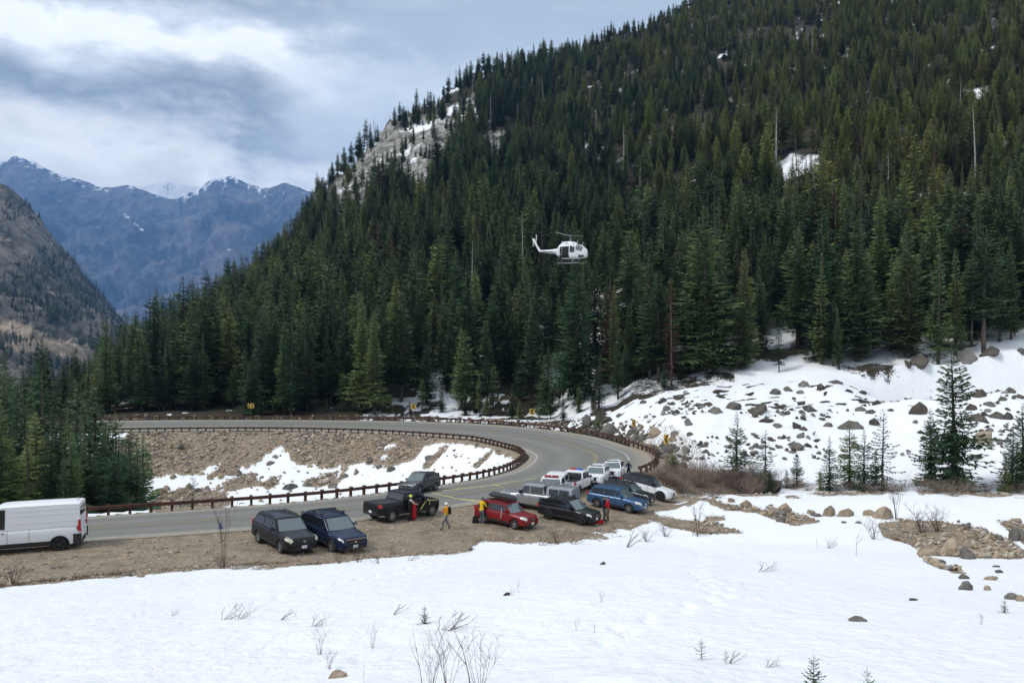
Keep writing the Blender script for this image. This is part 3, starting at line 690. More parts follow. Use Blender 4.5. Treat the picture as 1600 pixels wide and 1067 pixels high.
def conifer(P, h, v, wid=1.0, label='', group=None, name='spruce_tree', cat='tree', rz=None, var=None):
    cm, tm = var if var else VAR[v]
    o = empty(name, P, rng.random()*6.28 if rz is None else rz, label, cat, group); s = h/H0
    for nm, me_ in (('trunk', tm), ('crown', cm)):
        c = link(nm, me_, o); c.scale = (s*wid, s*wid, s)
    return o

# forest points
pts = []
def dens(u, y, D, X):
    d = 1.0
    return d
gx, gy = [], []
Y = 128.0
while Y < 960:
    stepd = 5.6 if Y < 230 else (6.3 if Y < 420 else 6.9)
    xs = np.arange(-.80*Y-30, .80*Y+30, stepd); gx += list(xs+rng.uniform(-.48, .48, len(xs))*stepd); gy += list(Y+rng.uniform(-.48, .48, len(xs))*stepd); Y += stepd*.92
gx = np.array(gx); gy = np.array(gy); gu = 800+F*gx/gy
D0 = np.interp(gu, *U_D0); Dc = np.interp(gu, CR_U, CR_D)
keep = (gu > -140) & (gu < 1740) & (gy > D0+rng.uniform(-2, 7, len(gx))) & (gy < Dc+35)
gx, gy, gu, D0, Dc = gx[keep], gy[keep], gu[keep], D0[keep], Dc[keep]
gz = height(gx, gy); py = HZ+(EYE-gz)/gy*F
far_out, _ = poly_near(gx, gy, PO_)
pr = np.ones(len(gx))
inl = poly_inside(gx, gy, LOOP_OUT); pr[inl | (far_out < 2.5)] = 0
def dip(P, a):
    global pr
    pr = np.where(poly_inside(gu, py, P), pr*a, pr)
dip([(500,345),(520,300),(560,252),(612,206),(690,188),(712,195),(705,250),(660,300),(600,300),(560,335),(505,345)], .27)
dip([(755,200),(795,200),(785,255),(760,250)], .2)
dip([(1200,262),(1235,232),(1284,238),(1290,262),(1250,292),(1200,294)], .12); dip([(692,172),(735,148),(752,172),(742,200),(696,192)], .25)
dip([(1000,294),(1030,284),(1078,298),(1070,312),(1005,304)], .15); dip([(955,330),(985,308),(996,345),(975,356)], .15); dip([(1495,142),(1542,136),(1535,158),(1500,158)], .1)
dip([(1196,610),(1200,520),(1232,520),(1235,610)], .1); dip([(600,658),(600,610),(720,600),(720,660)], .35); dip([(815,660),(815,630),(925,605),(925,660)], .35)
clr_ = fbm(gx, gy, 26, 3, 151); pr = np.where((clr_ > .30) & (gy > 165), pr*.35, pr)
k = rng.random(len(gx)) < pr; gx, gy, gz, gu, py, D0, Dc = [a[k] for a in (gx, gy, gz, gu, py, D0, Dc)]
base_h = np.interp(gy, [125, 200, 330, 500, 700, 900], [22, 23.5, 22, 19.5, 17.5, 15.5])
base_h = base_h*np.where(gu > 900, np.interp(gy, [125,170,230,900], [1.12, .95, .82, .85]), 1.0)
clump = fbm(gx, gy, 28, 3, 121)
hh = base_h*(.92+.30*clump+rng.normal(0, .2, len(gx))); hh = np.clip(hh, 4.5, 33); hh = hh*np.interp(gu, [-600, 110, 200, 330, 2000], [.52, .58, .78, 1, 1])
# small ones along the edges
edge = (gy < D0+8); hh = np.where(edge & (rng.random(len(gx)) < .35), hh*rng.uniform(.25, .6, len(gx)), hh)
hh = np.where((py < 350) & (gu < 720) & (pr[k] < .5), hh*.62, hh)
vv = rng.choice(8, len(gx), p=[.2,.15,.14,.13,.13,.1,.06,.09])
sp_ = rng.random(len(gx)); kind = np.zeros(len(gx), int)
crest = gy > Dc-60
kind[(sp_ < .018)] = 1                             # red dead
kind[(sp_ > .965)] = 2                              # grey dead
kind[(sp_ > .982)] = 3
kind[crest & (sp_ > .86) & (gu < 800)] = 3
app = hh/gy; inview = (gu > -5) & (gu < 1605) & (py-app*F < 1067) & (py > -5)
kind[(kind == 3) & inview & (gy < 330) & (gu > 0)] = 0
order = np.argsort(-np.where(inview, app*(gy < 200), 0)); N_IND = 215
ind = order[:N_IND]
print('forest', len(gx), inview.sum())
land = [(0,'beyond the far left road end'),(250,'behind the double chevron sign'),(420,'behind the straight outer guardrail'),(600,'behind the second chevron sign'),
        (760,'behind the third chevron sign'),(930,'above the snow slope, left end'),(1150,'above the snow slope, middle'),(1400,'above the snow slope, right end')]
ORD_ = ['first','second','third','fourth','fifth','sixth','seventh','eighth','ninth','tenth','eleventh','twelfth','thirteenth','fourteenth','fifteenth','sixteenth','seventeenth','eighteenth','nineteenth','twentieth']
cntw = {}
for n, i in enumerate(sorted(ind, key=lambda j: gx[j]/gy[j])):
    where = [t_ for a, t_ in land if gu[i] >= a or a == 0][-1]
    size = 'tall' if hh[i] > 22 else ('short' if hh[i] < 12 else 'middling')
    row = 'front row' if gy[i] < D0[i]+8 else 'inner row'
    key = (where, row); q = cntw.get(key, 0); cntw[key] = q+1; od = ORD_[q] if q < 20 else ('twenty-'+ORD_[q-20] if q < 29 else f'{q+1}th')
    kd = kind[i]
    if kd == 3:
        o = empty('dead_tree', (gx[i], gy[i], gz[i]-.2), rng.random()*6, f'bleached bare tree, {od} from left in the {row} {where}', 'tree', 'conifers of the roadside forest'); c_ = link('trunk', SNAG[i % 3], o); c_.scale = (hh[i]/20,)*3
    else:
        conifer((gx[i], gy[i], gz[i]-.2), hh[i], vv[i], rng.uniform(1.0, 1.55), f"{ {0:'green',1:'red',2:'grey'}[kd]} {size} conifer, {od} from left in the {row} {where}", 'conifers of the roadside forest', var={1: RED, 2: GRY}.get(kd))
rest_ = np.setdiff1d(np.arange(len(gx)), ind)
# the valley side's far trees
ri = rng.integers(0, SP.shape[0]-2, 20000); rj = rng.integers(0, SP.shape[1]-1, 20000)
sp3 = SP[ri, rj]; su, sy, sdd = SU[ri, rj], SY[ri, rj], (SY-SYC)[ri, rj]
dn = np.clip(.25+fbm(su+sy*.6, sy*1.5, 45, 3, 131)*1.6+sstep(390, 520, sy)*.7, .04, 1)*np.where(np.abs((sy-505)-(su*.42)) < 14, .12, 1)*(su > -60)*(su < 300)*(SS[ri, rj] < 1.02)
kq = rng.random(20000) < dn; sp3 = sp3[kq]; sh = rng.uniform(11, 24, len(sp3))

def forest_stuff(name, P, Hs, Vs, Ks, label, wid=None, seed=3):
    r = np.random.default_rng(seed); n = len(P); me_ = bpy.data.meshes.new(name); me_.vertices.add(n); me_.vertices.foreach_set('co', np.asarray(P, np.float32).ravel())
    var = np.where(Ks == 1, 8, np.where(Ks == 2, 9, np.where(Ks == 3, 10, Vs)))
    a = me_.attributes.new('variant', 'INT', 'POINT'); a.data.foreach_set('value', var.astype(np.int32))
    s = Hs/H0; wd = r.uniform(1.0, 1.7, n); sc = np.stack([s*wd, s*wd, s], -1).astype(np.float32)
    a = me_.attributes.new('scl', 'FLOAT_VECTOR', 'POINT'); a.data.foreach_set('vector', sc.ravel())
    rt = np.stack([r.normal(0, .025, n), r.normal(0, .025, n), r.random(n)*6.28], -1).astype(np.float32)
    a = me_.attributes.new('rot', 'FLOAT_VECTOR', 'POINT'); a.data.foreach_set('vector', rt.ravel())
    o = link(name, me_); ng = bpy.data.node_groups.new(name, 'GeometryNodeTree')
    ng.interface.new_socket('Geometry', in_out='INPUT', socket_type='NodeSocketGeometry'); ng.interface.new_socket('Geometry', in_out='OUTPUT', socket_type='NodeSocketGeometry')
    gi = ng.nodes.new('NodeGroupInput'); go = ng.nodes.new('NodeGroupOutput'); join = ng.nodes.new('GeometryNodeJoinGeometry')
    def att(nm, tp): x = ng.nodes.new('GeometryNodeInputNamedAttribute'); x.data_type = tp; x.inputs[0].default_value = nm; return x.outputs[0]
    sc_a, rt_a, va = att('scl', 'FLOAT_VECTOR'), att('rot', 'FLOAT_VECTOR'), att('variant', 'INT')
    e2r = ng.nodes.new('FunctionNodeEulerToRotation'); ng.links.new(rt_a, e2r.inputs[0])
    for kv, objs in SRC.items():
        cmp_ = ng.nodes.new('FunctionNodeCompare'); cmp_.data_type = 'INT'; cmp_.operation = 'EQUAL'; ng.links.new(va, cmp_.inputs[2]); cmp_.inputs[3].default_value = kv
        jj = ng.nodes.new('GeometryNodeJoinGeometry')
        for ob in objs:
            oi = ng.nodes.new('GeometryNodeObjectInfo'); oi.inputs[0].default_value = ob; ng.links.new(oi.outputs['Geometry'], jj.inputs[0])
        g2i = ng.nodes.new('GeometryNodeGeometryToInstance'); ng.links.new(jj.outputs[0], g2i.inputs[0])
        ip = ng.nodes.new('GeometryNodeInstanceOnPoints')
        ng.links.new(gi.outputs[0], ip.inputs['Points']); ng.links.new(cmp_.outputs[0], ip.inputs['Selection']); ng.links.new(g2i.outputs[0], ip.inputs['Instance'])
        ng.links.new(e2r.outputs[0], ip.inputs['Rotation']); ng.links.new(sc_a, ip.inputs['Scale']); ng.links.new(ip.outputs[0], join.inputs[0])
    ng.links.new(join.outputs[0], go.inputs[0]); md = o.modifiers.new('scatter', 'NODES'); md.node_group = ng
    return tag(o, label, 'forest', kind='stuff')
# the instanced sources are the trunk and crown of trees already standing in the front row
SRC = {}
for o in list(C.objects):
    if o.type == 'MESH' and o.parent and o.name.split('.')[0] == 'crown' and o.parent.get('category') == 'tree':
        for kv, (cm, tm) in list(enumerate(VAR))+[(8, RED), (9, GRY)]:
            if o.data == cm and kv not in SRC: SRC[kv] = [o]+[c for c in o.parent.children if c.name.startswith('trunk')]
    if o.type == 'MESH' and o.data == SNAG[0] and 10 not in SRC: SRC[10] = [o]
need = {**{i: v for i, v in enumerate(VAR)}, 8: RED, 9: GRY}
for kv, vr in need.items():
    if kv not in SRC:
        j = rest_[0]; rest_ = rest_[1:]
        o = conifer((gx[j], gy[j], gz[j]-.2), hh[j], 0, 1, 'conifer deeper in the forest', 'conifers of the roadside forest', var=vr); SRC[kv] = [c for c in o.children]
if 10 not in SRC:
    cand = rest_[(gy[rest_] > 340) & (gu[rest_] > 480) & (gu[rest_] < 700)]; j = cand[0]; rest_ = rest_[rest_ != j]; o = empty('dead_tree', (gx[j], gy[j], gz[j]-.2), 0, 'slim bare dead tree high on the left flank of the forested slope', 'tree', 'conifers of the roadside forest'); SRC[10] = [link('trunk', SNAG[0], o)]
forest_stuff('forest', np.stack([gx, gy, gz-.2], -1)[rest_], hh[rest_], vv[rest_], kind[rest_], 'dense conifer forest covering the mountainside')
forest_stuff('forest', sp3-np.array([0, 0, 1.0]), sh, rng.choice([1,4,7], len(sp3)), np.zeros(len(sp3), int), 'sparse far conifers on the rocky valley side', seed=5)
# ------------------------------------------------------------------ boulders
ORD = ['first','second','third','fourth','fifth','sixth','seventh','eighth','ninth','tenth','eleventh','twelfth','thirteenth','fourteenth','fifteenth','sixteenth','seventeenth','eighteenth','nineteenth','twentieth']
def ordn(i): return ORD[i] if i < 20 else ('twenty-'+ORD[i-20] if i < 29 else f'{i+1}th')
def rock_mesh(seed, mat, sub=3, flat=.8):
    bm = bmesh.new(); bmesh.ops.create_icosphere(bm, subdivisions=sub, radius=.5); r = random.Random(seed)
    cuts = [(Vector((r.uniform(-1,1), r.uniform(-1,1), r.uniform(-.6,1))).normalized(), r.uniform(.22,.40)) for _ in range(13)]
    for v in bm.verts:
        for n, d in cuts:
            e = v.co.dot(n)-d
            if e > 0: v.co -= n*e*.97
        from mathutils import noise as mn
        v.co += v.co.normalized()*(mn.noise(v.co*4+Vector((seed*3.1,0,0)))*.05+mn.noise(v.co*11+Vector((seed*1.1,0,5)))*.025)
    me = bpy.data.meshes.new('boulder'); 
    for f in bm.faces: f.smooth = True
    for e in bm.edges:
        if e.calc_face_angle(0) > R(28): e.smooth = False
    bm.to_mesh(me); bm.free(); me.materials.append(mat); return me
RK = {'g': [rock_mesh(i, M_ROCK) for i in range(5)], 't': [rock_mesh(10+i, M_TAN) for i in range(5)], 'd': [rock_mesh(20+i, M_DARKROCK) for i in range(4)]}
TONE = {'g': 'grey', 't': 'tan', 'd': 'dark'}
def crop(L_, ox, oy, s): return [(ox+x/s, oy+y/s, w/s, h/s, t) for x, y, w, h, t in L_]
slope = crop([(135,430,130,60,'d'),(290,443,50,25,'d'),(425,423,85,35,'d'),(370,390,60,25,'d'),(380,283,75,40,'g'),(365,330,60,28,'g'),(480,298,45,30,'d'),(555,272,80,28,'g'),(705,330,50,25,'d'),(800,345,50,28,'d'),
 (780,388,50,30,'d'),(865,428,40,18,'d'),(700,425,70,35,'g'),(760,436,60,32,'g'),(785,497,70,45,'d'),(650,510,130,60,'g'),(340,515,65,35,'d'),(380,532,50,28,'d'),(185,487,90,25,'d'),(240,515,70,25,'g'),(515,465,45,14,'d'),
 (515,510,60,25,'g'),(960,270,45,35,'d'),(1018,300,100,75,'d'),(1015,425,100,80,'d'),(1000,493,40,25,'g'),(1300,215,110,60,'g'),(1420,255,90,50,'d'),(1535,318,75,35,'d'),(1360,340,80,50,'d'),(1320,412,75,40,'d'),
 (1420,397,75,40,'g'),(1487,368,60,22,'d'),(1360,470,90,50,'d'),(1450,460,75,40,'d'),(1520,460,60,45,'d'),(1380,570,100,90,'t'),(1420,620,50,28,'g'),(1350,692,75,28,'g'),(350,630,85,50,'g'),(360,572,60,25,'g'),
 (290,310,60,30,'g'),(225,325,70,40,'g'),(670,625,60,45,'g'),(1590,355,50,28,'d'),(1590,120,50,28,'g'),(1200,700,60,30,'g')],1150,520,3.556)
slope += crop([(150,615,140,85,'g'),(325,625,95,60,'g'),(390,675,150,75,'g'),(500,635,100,75,'t'),(640,645,85,45,'g'),(618,680,60,60,'t'),(750,648,55,30,'d'),(590,755,150,65,'g'),(720,757,70,35,'g'),(705,820,55,60,'g'),
 (700,870,60,50,'g'),(850,738,55,20,'d'),(857,778,50,30,'d'),(735,560,80,65,'g'),(140,545,70,40,'d'),(240,570,40,20,'g'),(380,587,45,18,'g'),(230,508,60,25,'g'),(570,462,70,45,'g'),(540,405,65,45,'d'),(670,378,110,45,'d'),
 (610,425,55,28,'d'),(875,428,70,30,'d'),(725,352,60,25,'g'),(405,412,60,30,'d'),(790,435,60,18,'g'),(930,475,130,60,'g'),(1075,440,140,70,'g'),(545,825,25,14,'d'),(-10,545,100,95,'g')],920,540,4.706)
flat = crop([(280,975,85,52,'t'),(430,995,60,28,'t'),(455,1012,65,25,'g'),(520,990,65,65,'t'),(618,1000,105,50,'t'),(830,1005,110,75,'t'),(760,1003,90,35,'t'),(210,1000,70,45,'t'),(80,985,75,30,'t'),(150,1000,50,25,'t'),
 (260,1037,60,35,'g'),(1575,1040,70,30,'t'),(605,1052,30,12,'g'),(685,1053,35,14,'g'),(1240,1047,20,18,'g'),(1300,1060,30,14,'g')],1150,520,3.556)
flat += crop([(1160,385,110,115,'t'),(1010,405,130,60,'t'),(1270,425,110,70,'g'),(1260,622,95,60,'g'),(570,828,110,35,'g'),(910,708,65,12,'d'),(1540,300,60,85,'g'),(1595,300,70,80,'g'),(1255,250,80,40,'g'),
 (1460,320,70,30,'g'),(900,250,90,40,'t'),(1440,390,100,30,'t'),(1460,530,60,20,'g'),(1430,500,45,10,'g'),(1230,565,60,30,'g'),(1100,470,50,22,'g'),(1180,492,40,14,'g'),(1400,575,90,25,'t'),(1540,690,90,40,'g'),(1590,700,60,40,'t'),(1380,635,60,30,'t')],1200,760,4)
flat += [(1168,788,22,12,'t'),(1145,781,14,8,'t'),(1222,802,20,10,'g'),(792,928,13,5,'d'),(524,1054,28,13,'t'),(942,880,8,5,'d'),(205,890,14,9,'t'),(228,894,12,8,'t'),(218,899,12,6,'t'),(200,897,10,6,'g'),(12,913,14,6,'t'),(90,906,10,6,'t'),(735,858,7,5,'d'),(932,820,10,5,'g')]
bowl = crop([(1320,405,55,50,'g'),(1250,430,50,35,'g'),(1120,445,110,55,'g'),(980,420,60,45,'t'),(1500,315,60,55,'t'),(1425,440,70,40,'g'),(640,370,60,50,'t'),(700,350,70,50,'t'),(700,460,70,40,'t'),(620,450,60,45,'t'),
 (410,440,60,50,'t'),(370,480,70,50,'t'),(220,480,100,50,'t'),(340,500,60,50,'t'),(800,370,50,40,'t'),(860,355,45,40,'t'),(770,350,50,40,'g'),(590,360,50,40,'t'),(870,140,80,35,'t'),(1240,130,60,30,'g'),(1560,160,80,40,'t'),
 (1020,235,50,30,'g'),(980,285,70,35,'g'),(920,545,60,35,'t'),(500,350,60,30,'t'),(310,380,60,40,'t'),(410,150,40,25,'t'),(1180,340,30,14,'g'),(1085,347,30,14,'g'),(1245,347,25,14,'g'),(1210,408,22,14,'g'),(785,565,50,20,'g'),(355,595,60,18,'g'),
 (560,380,60,45,'t'),(735,400,60,40,'t'),(480,470,50,36,'g'),(545,455,50,36,'t'),(260,455,55,40,'t'),(300,520,60,40,'t'),(180,500,60,40,'t'),(430,490,50,40,'t'),(910,260,40,26,'t'),(1150,250,50,34,'t'),(1210,280,45,30,'g'),(1260,300,45,30,'t'),(1330,280,45,30,'g'),(1420,190,45,30,'t'),(1470,200,45,30,'t')],200,660,4.444)
bowl += crop([(1000,420,110,30,'g'),(555,340,70,50,'t'),(500,475,45,50,'t'),(700,470,60,25,'g'),(760,485,60,35,'g'),(570,495,35,40,'t'),(505,520,50,30,'g'),(905,500,60,16,'t'),(1130,375,30,12,'g'),(1140,412,26,12,'g'),(650,440,50,28,'g'),(460,370,50,30,'t'),(380,440,50,30,'t'),(330,400,45,28,'t'),(620,400,50,28,'t'),(800,420,50,30,'t'),(860,380,50,30,'t')],400,600,3.636)
def put_rocks(lst, group, where, d0, d1, sink=.37, emb=1.6, seed=0):
    r = random.Random(seed); lst = sorted(lst, key=lambda q: q[0]); cnt = {}
    for px, py, wpx, hpx, tn in lst:
        p = hit(px, py+hpx*.42, d0, d1); D = p.y
        if D > d1*.98: continue
        wd = wpx*D/F; hg = hpx*D/F*emb; w_ = where(px, py)
        cnt[w_] = cnt.get(w_, 0)
        shape = 'flat' if wpx > 2.2*hpx else ('rounded' if wpx > 1.25*hpx else 'blocky'); size = 'large' if wpx > 22 else ('small' if wpx < 13 else 'middling')
        o = link('boulder', RK[tn][r.randrange(len(RK[tn]))])
        o.location = (p.x, p.y+wd*.25, p.z+hg*(.5-sink)); o.scale = (wd*1.22, max(wd*.8, hg*.7), hg*1.08); o.rotation_euler = (r.uniform(-.15,.15), r.uniform(-.2,.2), r.uniform(-.5,.5)+(math.pi if r.random() < .5 else 0))
        o['_w'] = w_; o['_l'] = f'{size} {shape} {TONE[tn]} boulder'; o['category'] = 'boulder'; o['group'] = group; cnt[w_] += 1
    k = {}
    for o in [o for o in C.objects if o.get('_w')]:
        key = o['_w']; i = k.get(key, 0); k[key] = i+1
        o['label'] = f"{o['_l']}, {ordn(i)} from the left {key}"; del o['_w'], o['_l']
def w_slope(px, py):
    if px < 1075: return 'just behind the guardrail bend' if py > 655 else 'on snow above the guardrail bend'
    if py > 690: return 'at the foot of the snow slope'
    if px < 1300: return 'high on the snow slope' if py < 625 else 'midway up the snow slope'
    return 'near the forest edge at right' if py < 600 else 'round the tallest slope spruce'
def w_flat(px, py):
    if py > 900: return 'alone on the foreground snow' if px < 1300 else 'along the lower right stony streak'
    if px < 1000: return 'along the gravel and snow edge'
    return 'in the row on the flat snow' if py < 820 and px < 1440 else 'by the brown patch at right'
def w_bowl(px, py): return ('in the upper rubble slope' if py < 715 else ('in the left rock pile' if px < 380 else 'in the hollow snow'))+' inside the hairpin'
put_rocks(slope, 'boulders on the snow slope beyond the bend', w_slope, 72, 160, seed=1)
put_rocks(flat, 'boulders on the near snow', w_flat, 7, 64, seed=2)
put_rocks(bowl, 'boulders in the hollow inside the hairpin', w_bowl, 88, 127, seed=3)

# loose rubble, stones: joined real geometry
_ico = bmesh.new(); bmesh.ops.create_icosphere(_ico, subdivisions=1, radius=.5)
IV = np.array([v.co[:] for v in _ico.verts]); IF = np.array([[v.index for v in f.verts] for f in _ico.faces]); _ico.free()
def rubble(name, P, S, mat, label, seed, flat=.7, sink=.15):
    r = np.random.default_rng(seed); n = len(P); v = IV[None]*(1+r.uniform(-.32, .32, (n, len(IV), 1)))
    sc = S[:, None, None]*r.uniform(.65, 1.3, (n, 1, 3))*np.array([1.1, 1, flat]); v = v*sc
    a = r.random(n)*6.28; c, s = np.cos(a)[:, None], np.sin(a)[:, None]; x = v[..., 0]*c-v[..., 1]*s; y = v[..., 0]*s+v[..., 1]*c
    tl = r.normal(0, .35, n)[:, None]; z = v[..., 2]+x*tl
    V = np.stack([x+P[:, 0:1], y+P[:, 1:2], z+P[:, 2:3]+S[:, None]*(.5*flat-sink)], -1).reshape(-1, 3)
    Fc = (IF[None]+np.arange(n)[:, None, None]*len(IV)).reshape(-1, 3); mi = np.repeat(r.integers(0, len(mat), n), len(IF))
    return tag(link(name, mesh_np(name, V, Fc, mat, mi=mi)), label, 'rocks', kind='stuff')
def flatrock(name, c0, c1): return vary(bsdf(name, c0, .9, spec=.2), .9, c0, c1)
STN = [flatrock('stone_tan', (.30,.245,.18), (.46,.39,.30)), flatrock('stone_grey', (.17,.155,.135), (.30,.28,.25)), flatrock('stone_pale', (.38,.33,.27), (.52,.46,.38)), flatrock('stone_brown', (.20,.15,.105), (.31,.245,.18)), flatrock('stone_rust', (.33,.24,.16), (.43,.34,.24))]
rows_, cols_ = GX.shape
def pick(mask, n, seed, jx=.5):
    r = np.random.default_rng(seed); i, j = np.nonzero(mask[:-1, :-1]); k = r.integers(0, len(i), n); i, j = i[k], j[k]; a = r.random(n); b = r.random(n)
    x = GX[i, j]*(1-a)+GX[i, j+1]*a; y = GY[i, j]*(1-b)+GY[i+1, j]*b; return x, y
xx, yy = pick(ins & (snow < .42) & (GY > 86) & (TU > -120) & (TU < 900) & (di > 1.6), 12000, 5)
ss = np.clip(np.random.default_rng(6).lognormal(-1.72, .55, len(xx)), .07, .95)
ss *= (.6+.8*np.clip(fbm(xx, yy, 7, 3, 141)+.5, 0, 1))
rubble('rubble', np.stack([xx, yy, height(xx, yy)], -1), ss, STN, 'tan rock rubble on the fill slope inside the hairpin', 6)
xx, yy = pick(ins & (snow >= .42) & (GY > 86) & (TU > 120) & (TU < 820), 300, 8)
rubble('rubble', np.stack([xx, yy, height(xx, yy)], -1), np.random.default_rng(7).uniform(.15, .5, len(xx)), STN[1:4:2], 'small rocks poking through the hollow snow', 7)
xx, yy = pick((GY < 56) & (GY > 28) & (snow < .5) & ~corr & (TU > -60) & (TU < 1660), 4500, 9)
sz = np.clip(np.random.default_rng(10).lognormal(-2.6, .5, len(xx)), .03, .3)
rubble('gravel', np.stack([xx, yy, height(xx, yy)], -1), sz, STN, 'loose stones of the gravel lot', 9, sink=.3)
xx, yy = pick((GY < 62) & (GY > 26) & (snow < .5) & ~corr & (TU > 1080) & (TU < 1660), 900, 12)
rubble('rubble', np.stack([xx, yy, height(xx, yy)], -1), np.random.default_rng(12).uniform(.08, .32, len(xx)), STN, 'stones in the bare streaks of the right snow', 12)
xx, yy = pick((GY < 112) & (GY > 84) & ~corr & ~ins & (TU > 960) & (TU < 1640) & (fbm(GX, GY, 6, 3, 23) > -.02), 520, 14)
rubble('rubble', np.stack([xx, yy, height(xx, yy)], -1), np.random.default_rng(14).uniform(.2, .85, len(xx)), [M_ROCK, M_DARKROCK, STN[1]], 'small dark rocks poking through the right snow slope', 14)
xx, yy = pick((do < 5) & (GY > 100) & (GY < 150) & ~corr & (TU > -20) & (TU < 1040), 900, 15)
rubble('rubble', np.stack([xx, yy, height(xx, yy)], -1), np.random.default_rng(15).uniform(.15, .8, len(xx)), [M_DARKROCK, STN[1], STN[3]], 'rocks behind the outer guardrail', 15)

# ------------------------------------------------------------------ trees on the snow and in the hollow
SPV = [(crown_mesh('crown', H0, 4.2, .035, .56, 9, M_NEED, 201, st=9, lw=.30, power=.9, droop=.30, sparse=.06), trunk_mesh(H0, .26, M_BARK, 3)),
       (crown_mesh('crown', H0, 4.6, .02, .70, 7, M_NEED, 202, st=9, lw=.24, power=.85, droop=.34, sparse=.12), trunk_mesh(H0, .26, M_BARK, 4)),
       (crown_mesh('crown', H0, 5.5, .02, .60, 8, M_NEED, 203, st=7, lw=.34, power=.75, droop=.15, sparse=.05), trunk_mesh(H0, .3, M_BARK, 5)),
       (crown_mesh('crown', H0, 4.6, .05, .46, 10, M_NEED, 204, st=9, lw=.33, power=.88, droop=.38, sparse=.06), trunk_mesh(H0, .34, M_BARK, 6))]
SL = [(1151,748,641,0,1.0,'slender young spruce standing left above the brown shrub hollow'),(1196,764,670,1,1.1,'thin drooping spruce with bare lower trunk right of the brown shrubs'),(1245,760,706,2,1.1,'short bushy fir standing between two snow mounds'),
 (1229,762,731,2,1.0,'very small fir left of the short bushy fir'),(1203,778,738,2,1.3,'low dense fir at the foot of the thin drooping spruce'),(1296,766,679,0,1.,'young spruce leaning on the left of the slope row'),(1282,766,731,2,.9,'tiny fir at the left foot of a young spruce'),
 (1327,760,653,0,1.05,'open-branched spruce, left one of the close trio on the slope'),(1350,768,668,0,.95,'slim spruce, middle one of the close trio on the slope'),(1379,766,637,1,.95,'tallest open-branched spruce of the close trio on the slope'),(1368,758,698,2,.75,'small fir tucked behind the close trio of spruces'),
 (1454,756,636,3,.85,'dense spruce just left of the tallest slope spruce'),(1490,772,541,3,.90,'tallest dark spruce standing alone on the snow slope'),(1582,766,664,0,1.1,'young spruce near the right frame edge'),(1571,768,715,2,.9,'small fir left of the spruce near the right edge'),(1599,760,628,3,.95,'dark spruce cut by the right frame edge'),
 (1052,736,706,2,1.7,'small bushy fir beside the chevron sign post behind the rail'),(934,676,654,2,1.2,'small fir between boulders behind the guardrail')]
for px, pb, pt, v, wdt, lab in SL:
    p = hit(px, pb, 64, 125); 
    if p.y > 110: p = hit(px, pb-6, 64, 125)
    h = (pb-pt)*p.y/F; conifer(p-Vector((0,0,.1)), h, 0, wdt*(1.15 if v != 2 else .8), lab, 'trees on the snow slope', var=SPV[v], name='fir_tree' if v == 2 else 'spruce_tree')
NEARV = [(crown_mesh('crown', H0, 6.0, .03, 1.5, 7, M_NEED, 211, st=9, lw=.30, power=.8, droop=.05, sparse=.08), trunk_mesh(H0, .32, M_BARK, 7)),
         (crown_mesh('crown', H0, 5.0, .10, 2.1, 5, M_NEED, 212, st=8, lw=.28, power=.8, droop=-.1, sparse=.1), trunk_mesh(H0, .3, M_BARK, 8))]
for px, pb, pt, v, lab in [(1272,1082,1018,0,'dark fir sapling poking up at the bottom edge of the snow'),(1355,1082,1036,1,'small sparse fir sapling right of the bottom edge fir'),(1096,1030,992,1,'thin fir sapling, left of the foreground pair'),(1134,1036,1010,1,'leaning short fir sapling, right of the foreground pair'),
                           (663,974,943,0,'little dark fir half buried amid twigs'),(1569,957,934,0,'small fir sapling beside the lower right stony streak'),(283,702,684,0,'tiny fir on the upper rubble slope'),(268,700,686,0,'tiny dark shrubby fir on the upper rubble slope')]:
    p = hit(px, pb, 3, 130); h = (pb-pt)*p.y/F; conifer(p-Vector((0,0,.02)), h, 0, 1.1, lab, 'fir saplings', name='fir_sapling', cat='sapling', var=NEARV[v])
_p = Vector(((301-800)/F*66, 66, ground((301-800)/F*66, 66))); conifer(_p, EYE-(738-HZ)*66/F-_p.z, 0, .8, 'thin small fir in the rocks behind the inner guardrail', 'fir saplings', name='fir_sapling', cat='sapling', var=SPV[1])
HOL = [(10,575,88),(48,590,90),(84,600,92),(118,590,94),(150,620,92),(180,640,90),(204,668,86),(60,630,80),(110,630,78),(135,625,70),(165,662,80),(192,682,72),(0,590,78),(25,620,80),(-25,620,70),(215,700,62),(150,685,60),(85,680,60),(-50,600,76),(8,545,66),(27,602,60),(37,588,70),(55,640,58),(70,610,72),(88,640,60),(105,645,66),(122,600,76),(144,600,64),(158,655,72),(171,650,62),(189,668,66),(205,698,62),(215,682,68),(224,674,74),(21,655,56),(80,660,55),(130,662,58),(45,655,54),(0,625,54),(-15,600,62),(-30,640,54),(97,598,82),(60,575,80),(150,640,84),(-8,570,72),(112,668,56),(178,690,58),(198,676,78),(36,690,52),(66,700,52),(12,700,50),(140,705,58),(100,700,54)]
for n, (px, pt, D) in enumerate(sorted(HOL)):
    X = (px-800)/F*D; d_, _ = poly_near(np.array([X]), np.array([float(D)]), PI_)
    if not poly_inside(np.array([X]), np.array([float(D)]), LOOP_IN)[0] or d_[0] < 3: 
        D = D+8; X = (px-800)/F*D
    z = ground(X, D); h = EYE-(pt-HZ)*D/F-z; h = min(h, 24)
    conifer((X, D, z-.2), h, [0,2,5,7,1,3][n % 6], rng.uniform(1.05, 1.4)*(20/max(h,12))**.35, f'{"tall" if h > 15 else "shorter"} dark fir, {ordn(n)} from the left in the clump inside the left road end', 'firs in the hollow at left')
